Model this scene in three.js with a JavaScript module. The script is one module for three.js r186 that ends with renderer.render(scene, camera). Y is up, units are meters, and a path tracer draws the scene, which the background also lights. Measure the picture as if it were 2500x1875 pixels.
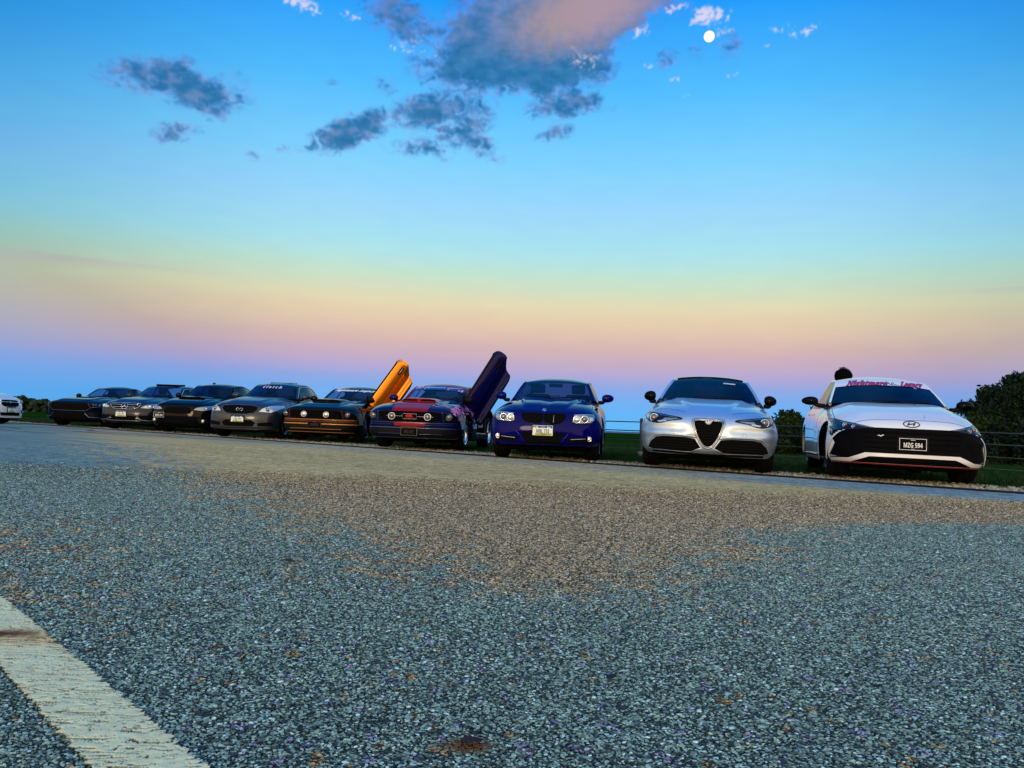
import * as THREE from 'three';
import { mergeGeometries, mergeVertices } from 'three/addons/utils/BufferGeometryUtils.js';
import { RoundedBoxGeometry } from 'three/addons/geometries/RoundedBoxGeometry.js';
import { MarchingCubes } from 'three/addons/objects/MarchingCubes.js';
import { createNoise2D, createNoise3D } from 'simplex-noise';

// ------------------------------------------------------------------ camera, sky, sun, exposure
const scene = new THREE.Scene();
const camera = new THREE.PerspectiveCamera(53.05, 4 / 3, 0.05, 9000);
camera.position.set(0, 0.45, 0);
camera.rotation.order = 'YXZ';
camera.rotation.set(THREE.MathUtils.degToRad(3.33), 0, THREE.MathUtils.degToRad(2.2));
const renderer = new THREE.WebGLRenderer({ antialias: true });
renderer.toneMapping = THREE.LinearToneMapping;
renderer.toneMappingExposure = 1.0;
renderer.shadowMap.enabled = true;

const sun = new THREE.DirectionalLight(new THREE.Color(1.0, 0.72, 0.46), 0.95);
sun.position.set(-30, 11, 90);          // the last glow, low behind the camera
sun.castShadow = true;
sun.shadow.radius = 24;
sun.shadow.camera.left = -40; sun.shadow.camera.right = 40; sun.shadow.camera.top = 30; sun.shadow.camera.bottom = -10; sun.shadow.camera.far = 200;
scene.add(sun);

function rng(seed) { let a = seed >>> 0; return () => { a = (a + 0x6d2b79f5) | 0; let t = Math.imul(a ^ (a >>> 15), 1 | a); t = (t + Math.imul(t ^ (t >>> 7), 61 | t)) ^ t; return ((t ^ (t >>> 14)) >>> 0) / 4294967296; }; }
const R0 = rng(7), n2 = createNoise2D(rng(11)), n3 = createNoise3D(rng(12));
const { clamp, lerp, smoothstep, degToRad } = THREE.MathUtils;
const fbm2 = (x, y, o = 4) => { let s = 0, a = 0.5, t = 0; for (let i = 0; i < o; i++) { s += a * n2(x, y); t += a; a *= 0.5; x = x * 2.03 + 17.1; y = y * 2.03 - 9.7; } return s / t; };
const fbm3 = (x, y, z, o = 4) => { let s = 0, a = 0.5, t = 0; for (let i = 0; i < o; i++) { s += a * n3(x, y, z); t += a; a *= 0.5; x = x * 2.03 + 7.1; y = y * 2.03 - 3.7; z = z * 2.03 + 1.3; } return s / t; };
const lin = (c) => (c <= 0.04045 ? c / 12.92 : Math.pow((c + 0.055) / 1.055, 2.4));
const rgb = (r, g, b) => [lin(r / 255), lin(g / 255), lin(b / 255)];
const ramp = (stops) => (e) => { let i = 0; while (i < stops.length - 2 && e > stops[i + 1][0]) i++; const [e0, a] = stops[i], [e1, b] = stops[i + 1], t = clamp((e - e0) / (e1 - e0), 0, 1), s = t; return [0, 1, 2].map((c) => a[c] + (b[c] - a[c]) * s); };

// the dusk sky away from the sunset: earth shadow, rose belt, pale band, deep blue
const skyEast = ramp([[0, rgb(96, 186, 250)], [1.5, rgb(103, 182, 248)], [2.6, rgb(124, 174, 238)], [3.4, rgb(147, 170, 228)], [4.2, rgb(180, 170, 213)], [5.2, rgb(201, 175, 193)], [6.2, rgb(214, 183, 180)], [7.3, rgb(226, 198, 176)], [8.3, rgb(229, 208, 176)], [9.2, rgb(227, 219, 181)], [10, rgb(215, 222, 192)], [11.2, rgb(196, 227, 207)], [12.7, rgb(176, 228, 234)], [14, rgb(165, 224, 243)], [16.2, rgb(155, 216, 253)], [19.4, rgb(126, 210, 255)], [24, rgb(84, 190, 255)], [30, rgb(26, 154, 252)], [45, rgb(16, 140, 246)], [90, [0.12, 0.42, 0.95]]]);
// the sky where the sun has just gone
const skyWest = ramp([[0, [2.3, 1.3, 0.55]], [4, [2.2, 1.45, 0.7]], [9, [2.0, 1.55, 0.95]], [16, [1.7, 1.45, 1.05]], [28, [1.1, 1.1, 1.05]], [50, [0.5, 0.72, 1.05]], [90, [0.12, 0.42, 0.95]]]);
const CLOUDS = [[0.6, 28.6, 5.4, 3.6, 8, 1.1, 0], [-3.4, 26.6, 3.3, 2.5, -12, 1.1, 0], [2, 26.4, 4.14, 2.41, -2, 1.2, 0], [6.1, 29.4, 3.79, 2.07, 23, 1.2, 0], [-0.4, 25.9, 5.17, 1.72, -2, 1.1, 0], [4.4, 27.8, 2.41, 2.07, 33, 1, 0], [-5.6, 25.0, 2.4, 1.0, -2, 0.7, 0], [-2.5, 24.7, 3.79, 0.83, -2, 0.7, 0], [3.2, 31.6, 8.2, 3.6, 0, 1.1, 0], [-10.1, 28.5, 1.9, 1.24, -22, 0.8, 0], [-8.6, 27.7, 1.55, 1.03, -2, 0.7, 0], [-8, 25.8, 1.03, 0.55, -2, 0.55, 0], [-10.3, 23.8, 0.76, 0.55, -2, 0.6, 0], [-14.3, 23.6, 0.48, 0.21, -2, 0.5, 0], [-19.6, 18.2, 0.48, 0.28, -2, 0.4, 0], [-16.6, 19, 1.17, 0.28, 6, 0.5, 0],
  [-26.6, 22, 2.34, 0.9, 10, 0.9, 0], [-24.2, 21.7, 2.28, 1.03, -7, 1, 0], [-22.6, 21.7, 1.65, 0.83, -22, 0.8, 0], [-23, 20.7, 1.38, 0.55, -17, 0.8, 0], [-20.9, 22, 1.17, 1.03, -2, 0.5, 0], [-25, 22.9, 1.03, 0.55, 18, 0.8, 0], [-24.9, 18.8, 1.17, 0.59, 18, 0.9, 0], [-23.3, 19.2, 0.55, 0.28, -2, 0.35, 0], [-14, 19.9, 1.59, 0.83, 18, 1, 0], [-12.4, 20.8, 1.93, 0.97, 23, 1.1, 0], [-11.2, 21.6, 1.03, 0.62, 23, 0.9, 0], [-8, 22.2, 1.65, 1.03, 8, 1, 0], [-6.5, 22.8, 1.59, 1.1, 8, 1, 0], [-3.7, 22.8, 1.52, 1.03, -17, 1, 0], [-5.3, 21.2, 1.52, 0.83, -2, 0.8, 0], [-7.4, 20, 2.21, 0.55, 3, 0.85, 0], [-3.2, 20.7, 1.72, 0.76, -37, 0.85, 0], [-6.1, 19.6, 0.97, 0.34, -12, 0.6, 0],
  [2.9, 23.3, 2.28, 0.76, 6, 1.05, 0], [4.9, 23.7, 1.24, 0.48, 13, 0.8, 0], [6, 23.2, 0.97, 0.28, 3, 0.6, 0], [2.7, 21.5, 1.31, 0.48, 16, 0.9, 0], [1.6, 24, 0.83, 0.41, -2, 0.5, 0], [5.9, 25.2, 1.03, 0.48, -2, 0.5, 0], [15.4, 26.8, 0.76, 0.69, -2, 0.6, 0], [10.8, 26.2, 0.76, 0.55, -2, 0.6, 0], [12.6, 26.3, 0.69, 0.55, -2, 0.45, 0],
  [-16.7, 28.1, 1.45, 0.48, -10, 0.9, 1], [-13.1, 27.9, 0.76, 0.34, -2, 0.65, 1], [13.9, 28.5, 1.45, 0.59, 6, 0.9, 1], [13.4, 29, 1.17, 0.34, -2, 0.6, 1], [11.2, 29.2, 1.03, 0.28, 8, 0.7, 1], [8.8, 28, 0.83, 0.48, 18, 0.7, 1], [14.7, 27.6, 0.9, 0.34, -2, 0.6, 1], [20.4, 27.1, 1.24, 0.34, 8, 0.6, 1], [18.8, 27.4, 0.83, 0.34, -2, 0.5, 1], [18, 26.4, 0.55, 0.24, -2, 0.6, 1], [15.5, 24.9, 0.76, 0.17, 6, 0.7, 1], [11.5, 24.9, 0.76, 0.17, -2, 0.6, 1], [9.4, 25.8, 0.48, 0.14, -2, 0.6, 1], [12.5, 23.8, 0.48, 0.14, -2, 0.5, 1], [-9.6, 26.3, 0.83, 0.21, -2, 0.45, 1], [-8.1, 26.6, 2.07, 0.69, -2, 0.35, 1], [4.8, 26.3, 1.72, 0.83, -2, 0.45, 1]];
{
  const W = 4096, H = 2048, data = new Float32Array(W * H * 4), k = 180 / H;
  const all = CLOUDS.slice(), rc = rng(31);
  for (let i = 0; i < 46; i++) {       // the same broken clouds go on round the rest of the sky
    const az = 48 + rc() * 264, el = 14 + rc() * 40, s = 0.6 + rc() * 1.6;
    for (let j = 0; j < 3; j++) all.push([az + (rc() - 0.5) * 4 * s, el + (rc() - 0.5) * 1.4 * s, s * (1 + rc()), s * (0.4 + rc() * 0.5), (rc() - 0.5) * 30, 0.7 + rc() * 0.4, rc() < 0.3 ? 1 : 0]);
  }
  const dark = new Float32Array(W * H), white = new Float32Array(W * H);
  for (const [az, el, rx0, ry0, rot, w, kind] of all) {
    const rx = rx0 * (kind || rx0 > 3 ? 0.97 : 1.12), ry = ry0 * (kind || rx0 > 3 ? 0.97 : 1.15);
    const cs = Math.cos(degToRad(rot)), sn = Math.sin(degToRad(rot)), reach = Math.max(rx, ry) * 1.5, sq = Math.cos(degToRad(el)), buf = kind ? white : dark;
    for (let e = el - reach; e < el + reach; e += k) {
      const row = Math.floor((e + 90) / k); if (row < 0 || row >= H) continue;
      for (let a = az - reach / sq; a < az + reach / sq; a += k) {
        const col = ((Math.floor((a + 90) / k) % W) + W) % W, dx = (a - az) * sq, dy = e - el;
        const u = (dx * cs + dy * sn) / rx, v = (-dx * sn + dy * cs) / ry, d = w * (1 - (u * u + v * v) / 1.6);
        const at = row * W + col;
        if (d > 0) buf[at] = Math.max(buf[at], d) + 0.4 * Math.min(buf[at], d);
      }
    }
  }
  const sunAz = degToRad(180);
  for (let row = 0; row < H; row++) {
    const el = (row + 0.5) * k - 90, E = skyEast(Math.max(0, el)), Wst = skyWest(Math.max(0, el));
    for (let col = 0; col < W; col++) {
      const az = (col + 0.5) * k - 90, c = Math.cos(degToRad(az)), wst = smoothstep(-c, -0.35, 0.9), o = (row * W + col) * 4;
      let p = [0, 1, 2].map((i) => lerp(E[i], Wst[i], wst));
      const grain = el > 0 && Math.abs(((az + 180) % 360) - 180) < 42 ? 1 + 0.02 * fbm2(az * 0.2, el * 0.8, 2) : 1;
      // sides and upper corners darkened: a lens vignette painted into the sky
      const side = 1 - 0.36 * smoothstep(-az, 11, 44) * (az < 0 ? 1 : 0) - 0.26 * smoothstep(az, 16, 46) * (az < 90 ? 1 : 0) * (1 - wst) - 0.2 * smoothstep(Math.abs(az > 180 ? az - 360 : az), 16, 42) * smoothstep(el, 12, 30) * (1 - smoothstep(el, 40, 70)) * (1 - wst);
      p = [p[0] * grain * (side < 1 ? 1 - (1 - side) * 1.6 : 1), p[1] * grain * side, p[2] * (side < 1 ? 1 - (1 - side) * 0.6 : 1)];
      const i = row * W + col;
      if (dark[i] > 0 || white[i] > 0) {
        const wx = fbm2(az * 0.55 + 3, el * 0.8, 3) * 0.9, wy = fbm2(az * 0.55 - 8, el * 0.8 + 5, 3) * 0.6;
        if (dark[i] > 0) {
          const f = fbm2((az + wx) * 0.62, (el + wy) * 1.05, 6), g = fbm2(az * 0.5 + 40, el * 0.9, 5) * 1.3;
          const t = dark[i] * 1.5 + f * 1.0 - 0.36, alpha = Math.pow(smoothstep(t, -0.3, 0.95), 1.15) * 0.93;
          const thick = smoothstep(t, 0.2, 1.5);
          let cc = [lerp(p[0] * 0.55 + 0.08, 0.03, thick), lerp(p[1] * 0.62 + 0.03, 0.17, thick), lerp(p[2] * 0.82, 0.4, thick)];
          const hi = clamp(smoothstep(el, 25.4, 28.6) * 0.85 + (el < 24 ? 0.55 * smoothstep(g, -0.1, 0.5) : 0), 0, 1) * thick; cc = [lerp(cc[0], 0.12, hi), lerp(cc[1], 0.215, hi), lerp(cc[2], 0.44, hi)];
          cc = cc.map((v, q) => v * (1 + [0.8, 0.26, 0.18][q] * g));
          // the top of the tall cloud still catches rose light
          const px = az - 5, py = el - 29.6, rose = smoothstep(1.25 - Math.hypot((px * 0.93 + py * 0.36) / 6.6, (py * 0.93 - px * 0.3) / 2.5) + f * 0.2, -0.1, 1.0);
          if (Math.abs(px) < 16) cc = [lerp(cc[0], 0.43, rose), lerp(cc[1], 0.30, rose), lerp(cc[2], 0.34 - 0.06 * smoothstep(-px, -1, 4), rose)];
          p = p.map((v, q) => lerp(v, cc[q], alpha));
        }
        if (white[i] > 0) {
          const f = fbm2((az + wx) * 1.1 + 9, (el + wy) * 2.1, 5), alpha = smoothstep(white[i] * 1.2 + f * 0.95 - 0.5, 0.0, 0.75) * 0.8;
          p = p.map((v, q) => lerp(v, [0.86, 0.76, 0.86][q], alpha));
        }
      }
      data[o] = p[0]; data[o + 1] = p[1]; data[o + 2] = p[2]; data[o + 3] = 1;
    }
  }
  const sky = new THREE.DataTexture(data, W, H, THREE.RGBAFormat, THREE.FloatType);
  sky.mapping = THREE.EquirectangularReflectionMapping; sky.magFilter = THREE.LinearFilter; sky.colorSpace = THREE.LinearSRGBColorSpace; sky.needsUpdate = true;
  scene.background = sky; scene.environment = sky;
}

// ------------------------------------------------------------------ helpers
const names = new Map();
const numbered = (n) => { const k = names.get(n) ?? 0; names.set(n, k + 1); return k ? n + '_' + String(k).padStart(3, '0') : n; };
function tag(o, label, category, group, kind) { if (label) o.userData.label = label; if (category) o.userData.category = category; if (group) o.userData.group = group; if (kind) o.userData.kind = kind; return o; }
function mesh(name, geo, mat, parent) { const m = new THREE.Mesh(geo, mat); m.name = parent === scene ? numbered(name) : name; m.castShadow = m.receiveShadow = true; parent.add(m); return m; }
function thing(name, label, category, group) { const o = new THREE.Group(); o.name = numbered(name); scene.add(o); return tag(o, label, category, group); }
const V = (x, y, z) => new THREE.Vector3(x, y, z);
function std(r, g, b, rough = 0.6, metal = 0, o = {}) { const m = new THREE.MeshPhysicalMaterial({ roughness: rough, metalness: metal, ...o }); m.color.setRGB(r, g, b); return m; }
function canvasTex(w, h, draw) { const c = document.createElement('canvas'); c.width = w; c.height = h; draw(c.getContext('2d'), w, h); const t = new THREE.CanvasTexture(c); t.colorSpace = THREE.SRGBColorSpace; return t; }
function geoFrom(pos, idx, uv) { const g = new THREE.BufferGeometry(); g.setAttribute('position', new THREE.Float32BufferAttribute(pos, 3)); g.setAttribute('uv', new THREE.Float32BufferAttribute(uv ?? new Array((pos.length / 3) * 2).fill(0), 2)); g.setIndex(idx); g.computeVertexNormals(); return g; }
function merge(list) { const l = list.map((g) => { const q = g.index ? g.toNonIndexed() : g.clone(); for (const k of Object.keys(q.attributes)) if (!['position', 'normal', 'uv'].includes(k)) q.deleteAttribute(k); if (!q.attributes.uv) q.setAttribute('uv', new THREE.Float32BufferAttribute(new Float32Array(q.attributes.position.count * 2), 2)); return q; }); return mergeGeometries(l); }
function rbox(w, h, d, r = 0.01, s = 2) { return new RoundedBoxGeometry(w, h, d, s, Math.min(r, w / 2.01, h / 2.01, d / 2.01)); }
function xf(g, x = 0, y = 0, z = 0, rx = 0, ry = 0, rz = 0) { g.applyMatrix4(new THREE.Matrix4().compose(V(x, y, z), new THREE.Quaternion().setFromEuler(new THREE.Euler(rx, ry, rz)), V(1, 1, 1))); return g; }
function tube(pts, r, seg = 24, rad = 8) { return new THREE.TubeGeometry(new THREE.CatmullRomCurve3(pts), seg, r, rad, false); }

// ------------------------------------------------------------------ the ground
// s runs along the pavement's edge, e towards the camera from it
const EX = 0.05, EZ = -12.5, DS = [0.765, 0.644], DE = [-0.644, 0.765];
const toSE = (x, z) => { const a = x - EX, b = z - EZ; return [a * DS[0] + b * DS[1], a * DE[0] + b * DE[1]]; };
const toXZ = (s, e) => [EX + s * DS[0] + e * DE[0], EZ + s * DS[1] + e * DE[1]];
const groundY = (x, z) => { const [s, e] = toSE(x, z), d = -e; if (d < 0) return 0; return -0.02 * smoothstep(d, 0, 0.4) - 0.13 * smoothstep(d, 5, 6.4) - 0.2 * smoothstep(d, 5, 6.6) * smoothstep(s, 4, 10); };
const rightOf = (Z) => { const P = [[0, -0.4], [2.15, 0.33], [2.65, 0.72], [3.72, 1.21], [4.36, 2.1], [4.6, 3.2], [5.2, 40]]; let i = 0; while (i < P.length - 2 && Z > P[i + 1][0]) i++; return lerp(P[i][1], P[i + 1][1], clamp((Z - P[i][0]) / (P[i + 1][0] - P[i][0]), 0, 1)); };
const brownZone = (x, z) => {        // warm brown aggregate in the middle of the lane, bluer around it
  const Z = -z, n = fbm2(x * 1.1, z * 1.1, 4) * 0.35 + 0.3 * n2(x * 14, z * 14) + 0.42 * n2(x * 6.5 + 3, z * 4.2), k = 0.18 + 0.05 * Z;
  const left = smoothstep(x - 1.2 + 0.62 * Z + n * (0.6 + 0.12 * Z), -k, k), right = 1 - smoothstep(x - rightOf(Z + n * 0.55) + n * (0.7 + 0.1 * Z), -k, k);
  return clamp(smoothstep(Z, 1.9, 2.3) * left * right, 0, 1);
};
const BLUE = [0.19, 0.28, 0.25], BROWN = [0.64, 0.44, 0.185];
const streak = (s, e) => 1 + 0.10 * n2(s * 0.05, e * 2.6) + 0.07 * n2(s * 0.03 + 9, e * 7) + 0.12 * fbm2(s * 0.25, e * 0.5, 3);
function roadTone(s, e) {
  const [x, z] = toXZ(s, e), b = brownZone(x, z), t = streak(s, e);
  let c = [0, 1, 2].map((i) => lerp(BLUE[i], BROWN[i], b) * t);
  const pol = smoothstep(e, 0.25, 0.5) * (1 - smoothstep(e, 1.5, 2.3)) * (0.35 + 0.6 * smoothstep(s + 1.2 * n2(s * 0.5, e), 2.5, 5.5));       // paler worn shoulder lane
  c = c.map((v, i) => lerp(v, [0.23, 0.31, 0.3][i] * t, pol));
  const worn = Math.max(1 - smoothstep(Math.abs(e - 2.7 - 0.03 * n2(s * 0.3, 2)), 0.03, 0.11), 1 - smoothstep(Math.abs(e - 3.7 - 0.03 * n2(s * 0.3, 5)), 0.03, 0.11)) * smoothstep(fbm2(s * 0.4, e * 4, 4), -0.45, 0.3) * 0.42;
  return c.map((v, i) => lerp(v, [0.62, 0.38, 0.11][i], worn));       // ghosts of an old yellow double line
}
const CHIP0 = 4.0, CHIP1 = 7.0;
const chipShare = (x, z) => { const Z = -z; if (Z < 0.7 || toSE(x, z)[1] < 0.6 || Math.abs(x) > Z * 0.76 + 0.25) return 0; return 1 - smoothstep(Z, CHIP0, CHIP1); };
const S0 = -4, S1 = 12, E0 = 0, E1 = 13;
const road = thing('road', 'worn grey asphalt road surface in front of the parked cars');
road.userData.kind = 'structure';
const bumpTex = (() => { const N = 1024, d = new Uint8Array(N * N * 4), r = rng(77), a = new Float32Array(N * N); for (let i = 0; i < N * N; i++) a[i] = r(); for (let y = 0; y < N; y++) for (let x = 0; x < N; x++) { let s = 0; for (let j = -1; j <= 1; j++) for (let i = -1; i <= 1; i++) s += a[((y + j + N) % N) * N + ((x + i + N) % N)] * (i || j ? 0.6 : 2); const v = clamp((s / 6.8 - 0.5) * 1.9 + 0.5, 0, 1) * 255; d.set([v, v, v, 255], (y * N + x) * 4); } const t = new THREE.DataTexture(d, N, N); t.wrapS = t.wrapT = THREE.RepeatWrapping; t.magFilter = THREE.LinearFilter; t.needsUpdate = true; return t; })();
{
  const W = 2048, H = 1664, d = new Uint8Array(W * H * 4), r = rng(5);
  const enc = (v) => Math.round(255 * (v <= 0.0031308 ? v * 12.92 : 1.055 * Math.pow(v, 1 / 2.4) - 0.055));
  let prev = 0;
  for (let j = 0; j < H; j++) for (let i = 0; i < W; i++) {
    const s = S0 + ((i + 0.5) / W) * (S1 - S0), e = E0 + ((j + 0.5) / H) * (E1 - E0), [x, z] = toXZ(s, e);
    let c = roadTone(s, e); const q = r(), sp = 0.5 + 1.0 * Math.pow(q, 1.3), tint = r();
    let m = (sp + 0.05) * (1 + 0.34 * n2(s * 24, e * 24) + 0.26 * n2(s * 8 + 4, e * 8) + 0.3 * n2(s * 60, e * 60) + 0.16 * n2(s * 3.1, e * 3.1 + 7));
    if (q > 0.985) m *= 1.3;
    const cs = chipShare(x, z);
    c = c.map((v, k) => lerp(v * m * (tint < 0.05 ? [1.35, 0.95, 0.7][k] : 1), [0.012, 0.02, 0.022][k], cs));
    d.set([enc(clamp(c[0], 0, 1)), enc(clamp(c[1], 0, 1)), enc(clamp(c[2], 0, 1)), 255], (j * W + i) * 4);
  }
  const t = new THREE.DataTexture(d, W, H); t.colorSpace = THREE.SRGBColorSpace; t.magFilter = THREE.LinearFilter; t.needsUpdate = true;
  const pos = [], uv = [], uv2 = [], idx = [], NX = 32, NE = 26;
  for (let j = 0; j <= NE; j++) for (let i = 0; i <= NX; i++) { const s = lerp(S0, S1, i / NX), e = lerp(E0, E1, j / NE), [x, z] = toXZ(s, e); pos.push(x, 0, z); uv.push(i / NX, j / NE); uv2.push(s / 2.2, e / 2.2); }
  for (let j = 0; j < NE; j++) for (let i = 0; i < NX; i++) { const a = j * (NX + 1) + i, b = a + 1, c = a + NX + 1, q = c + 1; idx.push(a, c, b, b, c, q); }
  const g = geoFrom(pos, idx, uv); g.setAttribute('uv1', new THREE.Float32BufferAttribute(uv2, 2));
  bumpTex.channel = 1;
  const m = std(1, 1, 1, 0.86, 0, { map: t, bumpMap: bumpTex, bumpScale: 0.003, specularIntensity: 0.12 });
  mesh('asphalt', g, m, road);
}
{ // the rest of the carriageway, tone in vertex colours
  const rr = rng(91), band = (list) => list;
  const dN = 512, dd = new Uint8Array(dN * dN * 4); for (let i = 0; i < dN * dN; i++) { const q = rr(), v = Math.round(255 * clamp(0.5 + 0.5 * Math.pow(q, 0.8), 0, 1)); dd.set([v, v, v, 255], i * 4); }
  const t = new THREE.DataTexture(dd, dN, dN); t.wrapS = t.wrapT = THREE.RepeatWrapping; t.magFilter = THREE.LinearFilter; t.needsUpdate = true;
  const m = std(1, 1, 1, 0.86, 0, { map: t, vertexColors: true, specularIntensity: 0.12 });
  const steps = (a, b, n) => Array.from({ length: n + 1 }, (_, i) => lerp(a, b, i / n));
  const patch = (ss, es) => { const pos = [], uv = [], col = [], idx = [], n = ss.length; for (const e of es) for (const s of ss) { const [x, z] = toXZ(s, e); pos.push(x, 0, z); uv.push(s / 5, e / 5); const c = roadTone(s, e); col.push(c[0] * 1.22, c[1] * 1.22, c[2] * 1.22); } for (let j = 0; j < es.length - 1; j++) for (let i = 0; i < n - 1; i++) { const a = j * n + i; idx.push(a, a + n, a + 1, a + 1, a + n, a + n + 1); } const g = geoFrom(pos, idx, uv); g.setAttribute('color', new THREE.Float32BufferAttribute(col, 3)); mesh('asphalt', g, m, road); };
  patch(steps(-130, S0, 126), [...steps(0, 13, 130), ...steps(13.5, 60, 16)]);
  patch(steps(S1, 70, 40), [...steps(0, 13, 52), ...steps(13.5, 60, 12)]);
  patch(steps(S0, S1, 12), steps(13, 60, 16));
}
{ // the near-black lip of the pavement
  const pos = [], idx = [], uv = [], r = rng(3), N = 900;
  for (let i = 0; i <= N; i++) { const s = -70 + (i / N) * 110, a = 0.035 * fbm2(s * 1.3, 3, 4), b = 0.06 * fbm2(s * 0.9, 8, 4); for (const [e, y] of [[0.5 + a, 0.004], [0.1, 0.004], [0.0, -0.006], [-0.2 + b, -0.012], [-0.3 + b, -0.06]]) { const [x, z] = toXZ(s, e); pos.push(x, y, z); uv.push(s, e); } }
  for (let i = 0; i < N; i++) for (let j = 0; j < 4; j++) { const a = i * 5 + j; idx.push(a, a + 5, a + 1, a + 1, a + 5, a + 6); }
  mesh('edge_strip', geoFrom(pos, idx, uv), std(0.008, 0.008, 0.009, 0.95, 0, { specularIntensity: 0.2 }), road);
}
{ // dark rubber marks, far left
  const mat = std(0.075, 0.078, 0.078, 0.9); const arcs = [[[-9.2, -15.6], [-11.2, -17.0], [-12.6, -18.9], [-12.3, -20.4], [-10.9, -20.1], [-10.3, -18.9], [-8.2, -17.6], [-5.5, -16.4]], [[-11.5, -18.2], [-13.0, -19.8], [-14.2, -20.6], [-13.0, -21.4], [-11.4, -20.6]], [[-8.0, -16.6], [-6.0, -15.6], [-3.9, -14.6]], [[-12.2, -17.6], [-10.2, -17.8], [-8.8, -16.9], [-6.8, -16.7]]];
  for (const a of arcs) { const c = new THREE.CatmullRomCurve3(a.map(([x, z]) => V(x, 0.005, z))), P = c.getPoints(90), pos = [], idx = []; P.forEach((p, i) => { const q = P[Math.min(i + 1, 90)], o = P[Math.max(i - 1, 0)], tx = q.x - o.x, tz = q.z - o.z, l = Math.hypot(tx, tz), w = 0.07 * (0.4 + 0.6 * Math.sin((Math.PI * (i + 3)) / 96)) * (1 + 0.3 * n2(i * 0.2, a.length)); pos.push(p.x - (tz / l) * w, 0.005 + 0.002 * arcs.indexOf(a), p.z + (tx / l) * w, p.x + (tz / l) * w, 0.005 + 0.002 * arcs.indexOf(a), p.z - (tx / l) * w); if (i < 90) idx.push(2 * i, 2 * i + 1, 2 * i + 2, 2 * i + 1, 2 * i + 3, 2 * i + 2); }); mesh('tyre_mark', geoFrom(pos, idx), mat, road); }
}
{ // stone chips standing in the tar, as near as one can tell them apart
  const r = rng(21), variants = [];
  for (let v = 0; v < 4; v++) { const g = new THREE.IcosahedronGeometry(0.5, 0), p = g.attributes.position, jit = new Map(); for (let i = 0; i < p.count; i++) { const k = [p.getX(i), p.getY(i), p.getZ(i)].map((q) => q.toFixed(3)).join(); if (!jit.has(k)) jit.set(k, 0.74 + r() * 0.42); const s = jit.get(k); p.setXYZ(i, p.getX(i) * s, p.getY(i) * s, p.getZ(i) * s); } g.computeVertexNormals(); variants.push(g); }
  const items = [[], [], [], []], m4 = new THREE.Matrix4(), q = new THREE.Quaternion(), eu = new THREE.Euler();
  const step = 0.0044;
  for (let Z = 0.82; Z < CHIP1; Z += step * (1 + 0.17 * (Z - 0.8))) {
    const st = step * (1 + 0.17 * (Z - 0.8));
    for (let X = -Z * 0.72 - 0.12; X < Z * 0.72 + 0.12; X += st) {
      const x = X + (r() - 0.5) * st * 0.9, z = -(Z + (r() - 0.5) * st * 0.9), u = r(), u2 = r(), u3 = r(), u4 = r();
      if (u > chipShare(x, z)) continue;
      const big = u2 > 0.965 ? 1.7 : u2 > 0.8 ? 1.3 : 1, sx = st * (0.9 + 0.8 * u3) * big, sz = st * (0.75 + 0.5 * u4) * big, sy = st * (0.3 + 0.42 * r()) * big;
      eu.set((r() - 0.5) * 0.5, (r() - 0.5) * 2.2, (r() - 0.5) * 0.5); q.setFromEuler(eu);
      m4.compose(V(x, sy * (0.1 + 0.18 * r()), z), q, V(sx, sy, sz));
      let b = brownZone(x, z); b = Math.max(b, smoothstep(-x - 0.28 * Z, 0.25, 0.75) * smoothstep(n2(x * 15, z * 8) + 0.5 * n2(x * 4, z * 3), 0.1, 0.5) * smoothstep(Z, 1.5, 1.8) * (1 - smoothstep(Z, 2.8, 3.6))); b = r() < b ? 1 : 0;
      const blotch = n2(x * 19, z * 11), warm = !b && blotch > 0.74 && n2(x * 2 + 5, z * 2) > -0.3, mauve = !b && blotch < -0.72;
      let c = b ? [0.56, 0.46, 0.26] : warm ? [0.5, 0.36, 0.17] : mauve ? [0.36, 0.38, 0.5] : [0.31, 0.47, 0.385];
      const t = 0.07 + 1.2 * Math.pow(r(), 1.5), hue = (r() - 0.5) * 0.14; c = [c[0] * t * (1 - hue), c[1] * t, c[2] * t * (1 + hue)];
      if (r() < 0.035) c = b ? [0.8, 0.76, 0.6] : [0.6, 0.85, 0.8]; else if (r() < 0.12) c = [0.03, 0.05, 0.06];
      const ds = Math.hypot((x + 0.045) / 1.5, z + 1.115); if (ds < 0.036) { const w = smoothstep(ds, 0.01, 0.036); c = [lerp(0.16, c[0], w), lerp(0.085, c[1], w), lerp(0.03, c[2], w)]; }
      items[Math.floor(r() * 4)].push([m4.clone(), c]);
    }
  }
  const mat = std(1, 1, 1, 0.7, 0, { specularIntensity: 0.4, flatShading: true });
  items.forEach((list, v) => { const im = new THREE.InstancedMesh(variants[v], mat, list.length), col = new THREE.Color(); list.forEach(([m, c], i) => { im.setMatrixAt(i, m); im.setColorAt(i, col.setRGB(...c)); }); im.name = 'asphalt_chips'; im.castShadow = im.receiveShadow = true; tag(im, null, null, null, 'stuff'); road.add(im); });
}
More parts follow.
